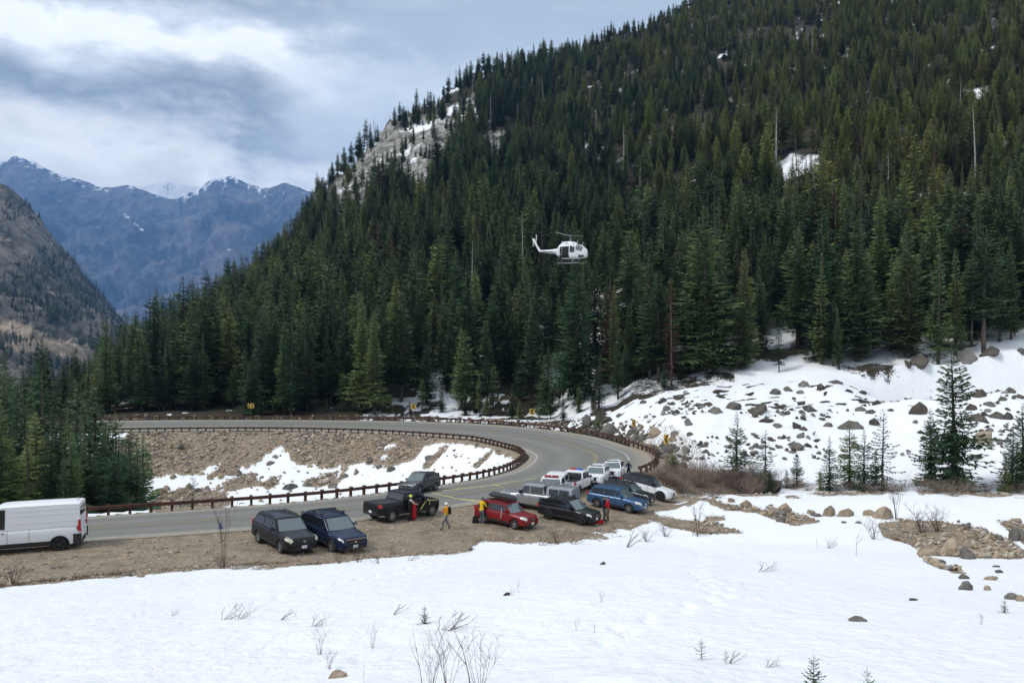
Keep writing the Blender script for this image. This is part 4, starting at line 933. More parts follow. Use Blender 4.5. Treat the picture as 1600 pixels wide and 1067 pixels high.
# young trees standing right behind the outer rail
for n, (px, pt, D) in enumerate([(575,600,150),(610,612,149),(640,625,148),(690,600,150),(727,608,147),(760,618,145),(800,606,143),(812,622,140),(860,600,136),(880,618,131),(905,600,134),(660,590,152),(745,596,150),(545,612,152),(510,622,151),(470,610,152),(430,615,152),(842,628,137)]):
    X = (px-800)/F*D; z = ground(X, D); h = max(EYE-(pt-HZ)*D/F-z, 3); conifer((X, D, z-.1), h, [0,2,5][n % 3], 1.35, f'short young conifer, {ordn(n)} along the outer guardrail of the far stretch', 'young conifers behind the outer guardrail')
# remarkable snags, each found by sight
SNG = [(1212,400,165,0,1.0,'tall bleached dead tree with drooping bare branches above the right slope'),(1271,372,268,0,1.1,'short bleached dead tree right of the tallest snag'),(1301,375,270,1,.6,'thin bleached pole of a dead tree'),(1388,330,238,1,1.0,'grey dead tree with crooked upper branches'),(1525,300,160,2,.8,'bare dead trunk near the upper right'),
       (735,520,375,2,.9,'pale bare trunk in the forest above the outer guardrail'),(818,480,330,2,.7,'thin pale dead trunk left of the helicopter'),(256,640,540,2,.8,'pale dead trunk in the left forest'),(175,520,485,1,.9,'small bleached snag on the left skyline'),(1156,470,385,2,.8,'thin dead trunk below the tallest snag')]
for px, pb, pt, v, wdt, lab in SNG:
    p = hit(px, pb, 128, 700); D = min(p.y, 330) if p.y > 330 else p.y
    # stand in the canopy: the visible part is the upper half
    X = (px-800)/F*D; z = ground(X, D); top = EYE-(pt-HZ)*D/F; h = top-z
    if h > 34:
        for D2 in np.linspace(D, 700, 60):
            X = (px-800)/F*D2; z = ground(X, D2); h = EYE-(pt-HZ)*D2/F-z
            if h <= 30: break
        D = D2
    o = empty('dead_tree', (X, D, z-.2), 0, lab, 'tree', 'bleached snags'); c_ = link('trunk', SNAG[v], o); s = h/20; c_.scale = (s*wdt*1.7, s*wdt*1.7, s); c_.rotation_euler = (random.uniform(-.03,.03), random.uniform(-.03,.03), 0)
for px, pt, hgt, lab in [(1462,222,24,'dark red dead conifer near the upper right'),(745,378,17,'small rust red dead tree right of the forest centre'),(1160,390,20,'reddish brown dead tree left of the bleached snag'),(897,300,15,'rust coloured conifer above the helicopter'),(1050,200,16,'dull red conifer high in the forest')]:
    for D in np.linspace(150, 700, 200):
        X = (px-800)/F*D; z = ground(X, D)
        if EYE-(pt-HZ)*D/F-z <= hgt: break
    conifer((X, D, z), hgt, 0, 1.2, lab, 'dead red conifers', name='dead_conifer', var=RED)

# ------------------------------------------------------------------ leafless shrubs and twigs
M_TWIG = vary(bsdf('bare_twigs', (.08,.055,.045), .85, spec=.2), 2, (.05,.035,.03), (.15,.10,.08))
M_REDTW = vary(bsdf('red_brown_twigs', (.14,.08,.06), .85, spec=.2), 1, (.13,.095,.078), (.30,.22,.18))
def shrub_mesh(seed, n, h, spread, rad, mat, lean=0.0, buds=False, depth=2, kink=.12):
    r = random.Random(seed); mb = MB()
    def br(p, d, l, rd, dep):
        pts = [p]; q = Vector(p)
        for i in range(3):
            d = (d+Vector((r.uniform(-1,1), r.uniform(-1,1), r.uniform(-.4,.8)))*kink).normalized(); q = q+d*l/3; pts.append(q.copy())
        mb.tube(pts, [rd, rd*.8, rd*.6, rd*.3], 3, caps=False)
        if buds and dep == 0:
            s = rd*2.2; mb.add([q+Vector((s,0,0)), q+Vector((-s*.5,s,0)), q+Vector((-s*.5,-s,0)), q+Vector((0,0,s*2.4)), q-Vector((0,0,s))], [(0,1,3),(1,2,3),(2,0,3),(1,0,4),(2,1,4),(0,2,4)])
        if dep > 0:
            for k in range(r.choice((2,3))):
                s = r.uniform(.3, .95); pp = pts[1]*(1-s)+pts[3]*s if s < .5 else pts[2]*(1-s)+pts[3]*s
                a = r.random()*6.28; dd = (d+Vector((math.cos(a), math.sin(a), r.uniform(-.1,.5)))*.75).normalized(); br(pp, dd, l*r.uniform(.35,.6), rd*.6, dep-1)
    for i in range(n):
        a = r.random()*6.28; e = r.uniform(.1, 1)*spread; d = Vector((math.cos(a)*e+lean, math.sin(a)*e, 1)).normalized()
        br(Vector((math.cos(a)*e*.15*h, math.sin(a)*e*.15*h, -.05)), d, h*r.uniform(.6, 1.05), rad, depth)
    return mb.mesh('shrub', mat)
HS = [shrub_mesh(i, 40, 1.0, 1.1, .010, M_REDTW, depth=2, kink=.3) for i in range(4)]
cnt = 0
rs = random.Random(5)
def shrub(px, pb, hpx, me_, lab, group, d0=7, d1=125, name='bare_shrub', wd=1.0, cat='shrub', rz=None):
    p = hit(px, pb, d0, d1); h = hpx*p.y/F; o = link(name, me_); o.location = p; o.scale = (h*wd, h*wd, h); o.rotation_euler = (0, 0, rs.random()*6.28 if rz is None else rz)
    return tag(o, lab, cat, group)
P_ = []
for i in range(26):
    u = rs.uniform(1092, 1205); t = 0; top = np.interp(u, [1060,1095,1130,1180,1225],[752,738,727,745,752]); P_.append((u, rs.uniform(max(top+6,748), 772)))
for i, (u, y_) in enumerate(sorted(P_)):
    shrub(u, y_, rs.uniform(12, 30), HS[i % 4], f'leafless red-brown shrub, {ordn(i)} from the left in the hollow below the guardrail', 'brown shrubs in the hollow below the guardrail', 60, 100, wd=1.3)
for i, (u, y_, h_) in enumerate([(1040,752,22),(1052,758,28),(1064,768,30),(1030,748,14),(1120,778,14),(1110,776,12),(1240,764,16),(1262,766,12),(1310,768,14),(1330,766,14),(1360,769,14),(1395,769,16),(1410,768,12),(1440,768,20),(1465,770,18),(1490,775,18),(1510,770,18),(1540,768,14),(1585,770,18),(1175,735,14),(1150,752,18),(1135,760,20)]):
    shrub(u, y_, h_, HS[i % 4], f'bare brush clump, {ordn(i)} along the foot of the snow slope', 'bare brush at the foot of the slope', 58, 100, wd=1.6)
# foreground twigs
TW = [shrub_mesh(40+i, 7, 1.0, .9, .015, M_TWIG, lean=.9, buds=False, depth=2) for i in range(3)]+[shrub_mesh(50+i, 7, 1.0, .35, .0085, M_TWIG, buds=True, depth=2) for i in range(3)]+[shrub_mesh(60, 1, 1.0, .12, .013, M_TWIG, depth=1), shrub_mesh(61, 2, 1.0, .5, .012, M_TWIG, depth=1), shrub_mesh(62, 14, 1.0, .5, .011, M_TWIG, depth=2)]
FG = [(690,985,26,0,1.6,0.,'purple-brown twig spray leaning right of the half buried fir'),(705,983,24,1,1.5,.3,'second twig spray lying right beside the half buried fir'),(615,960,16,1,1.5,.5,'faint twig spray left of the half buried fir'),(500,1022,36,4,1.,0,'budding twig bush above the foreground stone'),(515,1045,26,3,1.2,1,'twisted twig bush touching the foreground stone'),
 (582,1012,32,4,.7,2,'small upright budded twig in the foreground'),(350,968,22,0,1.5,.2,'twig spray lying at left centre of the snow'),(375,966,18,2,1.5,.1,'dark twig spray right of the left centre spray'),(440,968,16,1,1.6,.1,'long low twig left of the foreground bush'),(490,978,18,2,1.6,.2,'low twig spray right of the long low twig'),
 (210,964,9,7,1.3,0,'tiny twigs at left on the snow'),(225,962,10,7,1.2,2,'tiny twigs right beside other tiny twigs'),(270,962,10,2,1.5,1,'small twig left of the left centre spray'),(225,945,14,6,.8,0,'single thin upright stem on left snow'),(150,944,10,6,.8,0,'lone grass-like stem far left'),(50,1036,8,7,2,0,'short branching stick at far left foreground'),
 (940,940,14,3,1,0,'faint little shrub on the middle snow'),(810,925,24,6,1.2,1.2,'slanting stem left of the middle snow'),(850,980,10,7,1.4,0,'short dark twig on middle snow'),(900,985,24,7,.9,2,'forked twig on middle snow'),(930,988,16,7,1.2,1,'slanting forked twig on middle snow'),(985,995,14,7,1.6,.4,'long thin twig lying on middle snow'),
 (1160,916,8,7,1.6,0,'curved dark stick on the right middle snow'),(1190,893,14,2,2.4,0,'ring of dark twigs on the right middle snow'),(1338,868,46,6,.7,.0,'single bent stem rising on the right snow'),(1278,858,24,6,.8,2.,'leaning thin stem left of the bent stem'),(1295,856,14,2,1.6,.4,'dark twig heap beside the leaning stem'),
 (1400,812,52,5,.85,0,'small leafless tree by the brown patch'),(1440,832,32,8,1.3,0,'bare shrub on the brown patch, left one'),(1465,830,30,8,1.3,1,'bare shrub on the brown patch, right one'),(1365,842,26,8,1.2,2,'bare shrub left of the small leafless tree'),(1090,838,52,5,.75,0,'thin leafless sapling on the snow bank right of the cars'),
 (1140,1036,20,1,1.2,.3,'twigs leaning beside the short fir sapling'),(1200,1042,14,2,2.,.1,'dark twig pile lying at the lower middle'),(1533,975,14,4,1.2,0,'small twiggy plant at lower right'),(1595,998,8,7,1.4,0,'tiny twig at the right frame edge'),(1085,836,18,2,1.6,.1,'fallen branches at the base of the leafless sapling'),
 (350,888,82,5,.5,0,'pale thin leafless sapling before the dark parked cars'),(610,872,38,6,.9,0,'single thin stake-like stem in front of the navy car'),(560,878,22,8,1.4,0,'dry brush in front of the navy car'),(530,880,16,8,1.6,1,'dry brush left in front of the navy car'),(590,880,16,2,1.8,2,'fallen twigs right in front of the navy car'),(345,888,18,8,1.5,0,'dry brush at the base of the pale sapling'),
 (640,876,14,2,1.8,.4,'fallen twigs on the snow edge'),(845,852,18,2,1.8,.5,'fallen branches on snow below the red car'),(870,848,18,8,1.6,.5,'dry brush below the red car'),(980,855,26,1,1.1,.5,'leaning twig shrub right of the gravel edge'),(895,850,14,2,2,.2,'low dark branches below the black crossover'),(1010,846,16,8,1.6,.2,'dry brush on the snow right of the gravel'),(1040,838,18,8,1.6,.2,'dry brush left of the leafless sapling'),(800,930,10,3,1.2,0,'twig beside the flat dark stone'),(20,912,26,8,1.6,0,'dark dry brush at the far left gravel edge')]
for px, pb, hp, v, wdt, rz, lab in FG:
    shrub(px, pb, hp, TW[v], lab, 'bare twigs and shrubs on the near snow', 7, 60, name='bare_shrub' if hp > 20 else 'twig', wd=wdt, rz=rz, cat='shrub' if hp > 20 else 'twig')
TWF = [shrub_mesh(50+i, 8, 1.0, .38, .0055, M_TWIG, buds=True, depth=2) for i in range(3)]+[shrub_mesh(60, 1, 1.0, .12, .009, M_TWIG, depth=1)]
for px, hp, v, wdt, lab in [(700,70,3,1.1,'large budded shrub at the bottom edge, middle stems'),(660,88,6,.9,'tall leaning stem at the left of the bottom edge shrub'),(735,98,6,1.3,'tallest forked stem at the bottom edge'),(750,62,4,1.2,'budded twigs at the right of the bottom edge shrub'),(675,50,5,1.2,'low budded twigs at the left of the bottom edge shrub'),(570,44,6,.6,'single short stem at the bottom edge left')]:
    p = hit(px, 1078, 5, 60); o = link('bare_shrub', TWF[v-3]); h = (hp+14)*p.y/F; o.location = p; o.scale = (h*wdt, h*wdt, h); o.rotation_euler = (0, 0, rs.random()*6); tag(o, lab, 'shrub', 'budded shrub at the bottom edge')

# dry grass and brush litter as ground cover
def grass(name, x, y, hmin, hmax, mats, label, seed, w_=.012):
    r = np.random.default_rng(seed); n = len(x); z = height(x, y); a = r.random(n)*6.28; h = r.uniform(hmin, hmax, n); ln = r.uniform(.1, 1.0, n)*h
    dx, dy = np.cos(a), np.sin(a); P0 = np.stack([x-dy*w_, y+dx*w_, z-.02], -1); P1 = np.stack([x+dy*w_, y-dx*w_, z-.02], -1); P2 = np.stack([x+dx*ln, y+dy*ln, z+h], -1)
    V = np.stack([P0, P1, P2], 1).reshape(-1, 3); Fc = np.arange(3*n).reshape(-1, 3)
    return tag(link(name, mesh_np(name, V, Fc, mats, mi=r.integers(0, len(mats), n))), label, 'grass', kind='stuff')
M_STRAW = vary(bsdf('dry_straw', (.30,.22,.12), .9, spec=.1), 1, (.22,.15,.085), (.42,.32,.20)); M_STRAWD = bsdf('dark_litter', (.09,.06,.045), .9, spec=.1)
m1 = (snow > .12) & (snow < .62) & (GY < 60) & (GY > 26) & ~corr & (TU > -40) & (TU < 1640)
x, y = pick(m1 & (nA+nB > -.05), 7000, 21); grass('dry_grass', x, y, .03, .16, [M_STRAW, M_STRAWD, M_STRAWD], 'dry grass along the gravel and snow edge', 21)
m2 = (do < 5.5) & (do > .8) & (GX > 8) & (GY > 62) & (GY < 100) & ~corr & (TU > 980)
x, y = pick(m2, 9000, 22); grass('dry_grass', x, y, .1, .5, [M_STRAW, M_STRAW, M_STRAWD], 'straw-coloured grass on the bank below the guardrail', 22, .02)
# ------------------------------------------------------------------ vehicles
M_GLASS = bsdf('car_glass', (.012,.015,.017), .06, spec=.9); M_TYRE = bsdf('tyre_rubber', (.018,.018,.018), .85); M_PLAST = bsdf('black_plastic', (.022,.022,.023), .6)
M_GLASSL = bsdf('windscreen_sky_sheen', (.10,.13,.13), .05, spec=1.0)  # paler green than the side glass: sky reflection put into the base colour
M_ALLOY = bsdf('alloy', (.42,.42,.43), .35, .8); M_BLKRIM = bsdf('black_rim', (.03,.03,.03), .4); M_CHROME = bsdf('chrome', (.65,.65,.66), .15, 1); M_LAMP = bsdf('headlamp_lens', (.62,.63,.60), .15, spec=.8)
M_REDL = bsdf('tail_lens', (.42,.02,.02), .2, spec=.7); M_PLATE = bsdf('plate_white', (.7,.7,.7), .5); M_GAP_SHADE = bsdf('gap_and_shade_black', (.006,.006,.006), .8); M_ORANGE = bsdf('amber_lens', (.6,.2,.03), .3); M_BLUEL = bsdf('blue_lens', (.03,.12,.6), .2)
def paint(name, c, r=.32, met=.0): return bsdf(name, c, r, met, coat=.18, spec=.22)
def wheel_meshes(r, w, rimmat, kind):
    mb = MB(); n = 28; prof = [(r*.66,-w/2),(r*.9,-w/2),(r,-w*.36),(r,w*.36),(r*.9,w/2),(r*.66,w/2)]
    mb.grid([[(p[0]*math.cos(a), p[1], p[0]*math.sin(a)) for p in prof] for a in [2*math.pi*i/n for i in range(n+1)]])
    ty = mb.mesh('wheel', M_TYRE, smooth=True, angle=40)
    mb = MB(); rr = r*.68; y = w*.42
    mb.grid([[(q[0]*math.cos(a), q[1], q[0]*math.sin(a)) for q in ((rr, y), (rr*.93, y), (rr*.9, y-.05), (rr*.9, -w*.4))] for a in [2*math.pi*i/n for i in range(n+1)]])
    ns = 5 if kind == 5 else 6
    for k in range(ns):
        a = 2*math.pi*k/ns; c, s = math.cos(a), math.sin(a); hw = .055 if ns == 6 else .05
        q = [(0,-hw),(rr*.95,-hw*.75),(rr*.95,hw*.75),(0,hw)]
        mb.add([(x*c-z*s, y-.02, x*s+z*c) for x, z in q]+[(x*c-z*s, y-.07, x*s+z*c) for x, z in q], [(0,1,2,3),(7,6,5,4),(0,4,5,1),(2,6,7,3),(1,5,6,2)])
    mb.add([(.07*math.cos(2*math.pi*i/10), y, .07*math.sin(2*math.pi*i/10)) for i in range(10)], [tuple(range(10))])
    rim = mb.mesh('rim', rimmat)
    mb = MB(); mb.add([(rr*.92*math.cos(2*math.pi*i/20), y-.10, rr*.92*math.sin(2*math.pi*i/20)) for i in range(20)], [tuple(range(20))]); disc = mb.mesh('spoke_shade_disc', M_GAP_SHADE)  # near-black backing disc, shade behind the spokes put into its colour
    return ty, rim, disc
def car(px, py, ang, sp, label, d0=36, d1=90, cat='car', group='vehicles parked at the roadside', name='parked_car', sc=1.0, dz=0):
    """sp: dimensions of one model; local +x is forward. ang = heading in degrees from +X of the scene"""
    p = hit(px, py, d0, d1); x, y = p.x, p.y; a = R(ang); h = Vector((math.cos(a), math.sin(a), 0)); s = Vector((-h.y, h.x, 0))
    g = lambda v: ground(v.x, v.y); wb = sp['wb']/2; hw = sp['W']/2*.85; P0 = Vector((x, y, 0))
    zf, zr_, zl, zr2 = g(P0+h*wb), g(P0-h*wb), g(P0+s*hw), g(P0-s*hw)
    fx = (h*2*wb+Vector((0,0,zf-zr_))).normalized(); fy = (s*2*hw+Vector((0,0,zl-zr2))).normalized(); fz = fx.cross(fy).normalized(); fy = fz.cross(fx)
    root = empty(name, (0,0,0), 0, label, cat, group); M = Matrix((fx, fy, fz)).transposed().to_4x4(); M.translation = Vector((x, y, (zf+zr_+zl+zr2)/4+.0+dz)); root.matrix_world = M @ Matrix.Scale(sc, 4)
    Lh, W2, Hh, B = sp['L']/2, sp['W']/2, sp['H'], sp['paint']; zb = sp['belt']; gc = sp.get('gc', .26); hood = sp['hood']; nose = sp.get('nose', .62*hood+.05)
    xa, xb, xc, xd = sp['cab']; wr = W2*sp.get('tumble', .80); tr = sp['tyre']; ax = (sp.get('axf', sp['wb']/2+sp.get('shift', 0)), sp.get('axf', sp['wb']/2+sp.get('shift', 0))-sp['wb'])
    tail = sp.get('tailh', zb-.06); bedz = sp.get('bedz')
    # lower body loft
    top_k = [(-Lh, tail-.22), (-Lh+.06, tail-.08), (-Lh+.16, tail), (xd, zb+.0), (xa, hood+.03 if not bedz else hood+.03), (xa+.25, hood), (Lh-.35, hood-.07), (Lh-.10, nose+.08), (Lh, nose-.08)]
    if bedz: top_k = [(-Lh, bedz-.04), (-Lh+.05, bedz), (xd, bedz), (xd+.02, zb), (xa-.02, zb), (xa, hood+.03), (xa+.25, hood), (Lh-.25, hood-.05), (Lh-.06, nose+.12), (Lh, nose)]
    kx, kz = zip(*top_k); ra = tr+.075
    xs = set(np.linspace(-Lh, Lh, 34))|{-Lh+.02, -Lh+.06, -Lh+.12, -Lh+.2, Lh-.02, Lh-.06, Lh-.12, Lh-.2, Lh-.3}
    for c in ax: xs |= {c+ra*math.cos(t) for t in np.linspace(0, math.pi, 15)}|{c-ra-.004, c+ra+.004}
    xs = sorted(xs)
    def width(x):
        e = Lh-abs(x); k = .30 if x > 0 else .16
        return W2*(1-.20*max(0, 1-e/k)**2.2)*(1-.03*(max(0, 1-e/.9)))
    def bot(x):
        z = gc+(.06 if abs(x) > Lh-.35 else 0)+.10*max(0, 1-(Lh-abs(x))/.12)
        for c in ax:
            if abs(x-c) < ra: z = max(z, tr+math.sqrt(max(ra*ra-(x-c)**2, 0)))
        return z
    def sec(x):
        zt = float(np.interp(x, kx, kz)); w_ = width(x); z0 = bot(x); z0 = min(z0, zt-.06); cr = .035 if x > xa else .02
        zs = lambda f: max(gc+f*(zt-gc), z0)
        half = [(0, z0), (w_*.90, z0), (w_*.975, max(z0, gc+.07)), (w_*.995, zs(.35)), (w_, zs(.6)), (w_*.985, zs(.80)), (w_*.955, zs(.93)), (w_*.90, zt-.004), (w_*.55, zt+cr*.8), (0, zt+cr)]
        return half
    def surf(x, t):                                # t in 0..9 along the half section
        h_ = sec(x); i = min(int(t), 8); f_ = t-i; return (h_[i][0]*(1-f_)+h_[i+1][0]*f_, h_[i][1]*(1-f_)+h_[i+1][1]*f_)
    mb = MB(); rows = []
    for xq in xs:
        hf = sec(xq); rows.append([(xq, yy_, zz) for yy_, zz in hf]+[(xq, -yy_, zz) for yy_, zz in reversed(hf[1:-1])])
    mb.grid(rows, closed=True); n = len(rows[0]); mb.f.append(tuple(range(n))); mb.f.append(tuple((len(rows)-1)*n+j for j in reversed(range(n))))
    mb.build('body', B, root, smooth=True, angle=32, merge=True)
    MB().box(((ax[0]+ax[1])/2, 0, gc+.16), (sp['L']*.93, W2*1.45, .22)).box((0,0,gc+.3),(sp['wb']-2*ra, W2*1.7,.3)).build('underbody', M_GAP_SHADE, root)
    def patch(nm, x0, x1, t0, t1, mat, side, nx=5, ntt=4, o=.008, par=root):
        pm = MB(); P = []
        for i in range(nx+1):
            xq = x0+(x1-x0)*i/nx; r_ = []
            for j in range(ntt+1):
                yy_, zz = surf(xq, t0+(t1-t0)*j/ntt); r_.append((xq+(o if xq > Lh-.2 else (-o if xq < -Lh+.2 else 0)), side*(yy_+o), zz+o*.3))
            P.append(r_)
        pm.grid(P); return pm.build(nm, mat, par, smooth=True)
    # greenhouses
    def greenhouse(nm, xa, xb, xc, xd, z0f, z0r, zt, w0, w1, mat, crown=.035):
        out = [(xa, z0f)]; rt = .07
        for f_ in (.35, .7, .9): out.append((xa+(xb-xa)*f_, z0f+(zt-rt-z0f)*f_))
        out += [(xb, zt-rt*.6), (xb-.12, zt-.015), (xb-.35, zt), ((xb+xc)/2, zt+.012), (xc+.3, zt), (xc+.08, zt-.02), (xc, zt-rt*.7)]
        for f_ in (.9, .6, .3): out.append((xd+(xc-xd)*f_, z0r+(zt-rt-z0r)*f_))
        out.append((xd, z0r)); mb = MB(); P = []
        for x_, z_ in out:
            f_ = (z_-min(z0f, z0r))/(zt-min(z0f, z0r)); w_ = w0+(w1-w0)*f_; bow = .10*(1-f_) if x_ > (xb-.05) else 0
            P.append([(x_+bow*(1-q*q)+0.0, w_*q, z_+crown*(1-q*q)*(1 if zt-z_ < .12 else 0)-(.028 if abs(q) > .95 and zt-z_ < .12 else 0)) for q in (-1,-.92,-.6,0,.6,.92,1)])
        mb.grid(P); m_ = len(out)
        for sd in (0, 6):                           # side sheets down to the belt
            base = []; 
            for i, (x_, z_) in enumerate(out):
                zb_ = z0f+(z0r-z0f)*(xa-x_)/(xa-xd) if xa != xd else z0f; base.append(((x_), (w0 if sd else -w0), min(zb_, z_)))
            k0 = len(mb.v); mb.v += base
            for i in range(m_-1): mb.f.append((i*7+sd, (i+1)*7+sd, k0+i+1, k0+i))
        mb.build(nm, mat, root, smooth=True, angle=30, merge=True)
    z0r = bedz-.02 if bedz else zb-.02
    greenhouse('roof', xa, xb, xc, xd, hood+.0, z0r if not bedz else zb-.02, Hh, W2*.95, wr, sp.get('roofpaint', B))
    zt = Hh
    def ysd(z, w0=W2*.95, w1=wr, za=None, zz_=None):
        za = zb-.02 if za is None else za; f_ = (z-min(hood, z0r if not bedz else zb-.02))/(zt-min(hood, z0r if not bedz else zb-.02)); return w0+(w1-w0)*f_
    def xfr(z): return xa+(xb-xa)*(z-hood)/(zt-.07-hood)
    def xrr(z): return xd+(xc-xd)*(z-z0r)/(zt-.07-z0r) if not bedz else xd+(xc-xd)*(z-zb)/(zt-.07-zb)
    zl_, zh_ = zb+.035, zt-.13
    ws = sp.get('windows', [(xa, .35), (.35, -.62), (-.62, xd)])
    for wi, (a_, b_) in enumerate(ws):
        for sd in (-1, 1):
            al, ah = (xfr(zl_)-.16, xfr(zh_)-.10) if wi == 0 else (a_-.035, a_-.035)
            bl_, bh_ = (xrr(zl_)+.14, xrr(zh_)+.10) if (wi == len(ws)-1 and b_ == xd) else (b_+.035, b_+.035)
            if wi == len(ws)-1 and b_ == xd and sp.get('kick'): zz0 = zl_+sp['kick']
            else: zz0 = zl_
            q = [(al, zl_), (bl_, zz0), (bh_, zh_-(.03 if zz0 > zl_ else 0)), (ah, zh_)]; g_ = MB(); o = .010
            g_.add([(x_, sd*(ysd(z_)+o), z_) for x_, z_ in q]+[(x_, sd*(ysd(z_)-.02), z_) for x_, z_ in q], [(0,1,2,3),(7,6,5,4)]+[(i, (i+1)%4, (i+1)%4+4, i+4) for i in range(4)])
            g_.build('side_window', M_GLASS, root)
    def slant(nm, x0, z0, x1, z1, w0, w1, mat, bow, o):
        g_ = MB(); P = []; dx, dz_ = x1-x0, z1-z0; l = math.hypot(dx, dz_); nx_, nz_ = dz_/l, -dx/l
        if nx_*(1 if x0 > 0 and o > 0 else 1) < 0 and nm == 'windscreen': nx_, nz_ = -nx_, -nz_
        if nm == 'rear_window' and nx_ > 0: nx_, nz_ = -nx_, -nz_
        for i in range(5):
            f_ = i/4; w_ = w0+(w1-w0)*f_; bb = bow*(1-f_)
            P.append([(x0+dx*f_+bb*(1-q*q)+nx_*abs(o), w_*q, z0+dz_*f_+nz_*abs(o)) for q in (-1,-.6,0,.6,1)])
        g_.grid(P); g_.build(nm, mat, root, smooth=True)
    fr0, fr1 = .07, .93
    slant('windscreen', xa+(xb-xa)*fr0, hood+(zt-.07-hood)*fr0, xa+(xb-xa)*fr1, hood+(zt-.07-hood)*fr1, W2*.86, wr*.90, M_GLASSL, .10, .03)
    zr0 = (z0r if not bedz else zb); kf = sp.get('rearwin', (.22, .90))
    if kf: slant('rear_window', xd+(xc-xd)*kf[0], zr0+(zt-.07-zr0)*kf[0], xd+(xc-xd)*kf[1], zr0+(zt-.07-zr0)*kf[1], W2*.80, wr*.88, M_GLASS, 0, .012)
    # canopy on a pickup bed
    if sp.get('canopy'):
        ch = sp['canopy']; greenhouse('canopy', xd-.06, xd-.10, -Lh+.10, -Lh+.04, bedz-.01, bedz-.01, ch, W2*.94, W2*.80, sp.get('canopypaint', B))
        for sd in (-1, 1):
            c0, c1 = xd-.28, -Lh+.32; zz = [bedz+.10, ch-.14]
            yq = lambda z: W2*.94+(W2*.80-W2*.94)*(z-bedz)/(ch-bedz)+.010
            for (u0, u1) in ((c0, (c0+c1)/2+.03), ((c0+c1)/2-.03, c1)):
                g_ = MB(); g_.add([(x_, sd*yq(z_), z_) for x_, z_ in ((u0,zz[0]),(u1,zz[0]),(u1,zz[1]),(u0,zz[1]))], [(0,1,2,3)]); g_.build('canopy_window', M_GLASS, root)
    elif bedz:
        MB().box(((xd-Lh)/2, 0, bedz+.035), (Lh+xd-.10, W2*1.72, .035)).build('bed_cover', M_PLAST if not sp.get('openbed') else M_GAP_SHADE, root)
    # doors: narrow gaps, handles
    for sd in (-1, 1):
        for xg in sp.get('gaps', (xa-.10, .33, -.60)):
            patch('door_gap', xg-.009, xg+.009, 2.2, 6.9, M_GAP_SHADE, sd, nx=1, ntt=7, o=.004)
        for xh in sp.get('handles', (.12+.33-.28, -.60-.0+.12)):
            yy_, zz = surf(xh, 5.4); MB().box((xh, sd*(yy_+.015), zz), (.17,.035,.035)).build('door_handle', sp.get('handlemat', B), root)
        if sp.get('clad', True):
            patch('side_sill', ax[0]-ra-.01, ax[1]+ra+.01, 1.4, 2.75, M_PLAST, sd, nx=2, ntt=3, o=.012)
            for c in ax:
                arch = MB(); P = []
                for t_ in np.linspace(-.12, math.pi+.12, 15):
                    P.append([(c+rq*math.cos(t_), sd*(W2*yo), tr+rq*math.sin(t_)) for rq, yo in ((ra-.012,.90),(ra-.012,1.012),(ra+.055,1.006),(ra+.06,.95))])
                arch.grid(P); arch.build('wheel_arch', sp.get('archmat', M_PLAST), root, smooth=True, angle=40)
        # mirrors
        mx_ = xfr(zb+.12)-.18; yv = W2*.97
        mq = MB().box((mx_, sd*(yv+.13), zb+.10), (.14,.20,.15*sp.get('mir', 1)), taper=.85); mq.box((mx_+.02, sd*(yv+.02), zb+.04), (.06,.10,.05)); mq.build('wing_mirror', sp.get('mirmat', B), root)
        # lamps
        lt = sp.get('lamp', (5.9, 7.0)); patch('headlight', Lh-.02, Lh-sp.get('lampl', .34), lt[0], lt[1], sp.get('lampmat', M_LAMP), sd, nx=6, ntt=3, o=.014)
        tl = sp.get('tail', (5.2, 6.9)); patch('tail_light', -Lh+.01, -Lh+.20, tl[0], tl[1], M_REDL, sd, nx=4, ntt=3, o=.014)
        if sp.get('taillight_up'):
            z0_, z1_ = zb-.16, zb+.10; g_ = MB(); g_.box((-Lh+.13, sd*(W2*.865), (z0_+z1_)/2), (.22,.10,z1_-z0_), taper=.9); g_.build('tail_light', M_REDL, root)
        if sp.get('fog'): MB().box((Lh-.09, sd*W2*.72, gc+.20), (.08,.14,.09)).build('fog_light', M_LAMP, root)
    # nose: grille, bumpers, plates
    gz0, gz1, gw = sp.get('grille', (nose-.32, nose-.10, .62)); 
    P = []; g_ = MB()
    for q in np.linspace(-1, 1, 9): P.append([(Lh+.014-.035*q*q, q*W2*gw, z_) for z_ in (gz0, (gz0+gz1)/2, gz1)]+[(Lh-.09, q*W2*gw, gz1)])
    g_.grid(P); g_.build('grille', sp.get('grillemat', M_PLAST), root)
    if sp.get('chromebar'): 
        g_ = MB(); g_.grid([[(Lh+.03-.035*q*q, q*W2*gw, z_) for z_ in (gz1-.0, gz1+.05)] for q in np.linspace(-1, 1, 9)]); g_.build('grille_trim', M_CHROME, root)
    MB().box((Lh+.022, 0, (gz0+gz1)/2+.02), (.02,.15,.09)).build('badge', M_CHROME, root)
    P = []; g_ = MB()
    for q in np.linspace(-1, 1, 13): P.append([(Lh-.0+.02-.16*q**4-.03*q*q, q*W2*.93, z_) for z_ in (gc+.02, gc+.10, gc+.22)]+[(Lh-.14, q*W2*.93, gc+.24)])
    g_.grid(P); g_.build('front_bumper', sp.get('bumpmat', M_PLAST), root, smooth=True, angle=40)
    P = []; g_ = MB()
    for q in np.linspace(-1, 1, 13): P.append([(-Lh-.02+.13*q**4, q*W2*.93, z_) for z_ in (gc+.03, gc+.16, gc+.30)]+[(-Lh+.14, q*W2*.93, gc+.32)])
    g_.grid(P); g_.build('rear_bumper', sp.get('rbumpmat', M_PLAST), root, smooth=True, angle=40)
    MB().box((Lh+.035, 0, gc+.20), (.012,.30,.15)).build('licence_plate', M_PLATE, root)
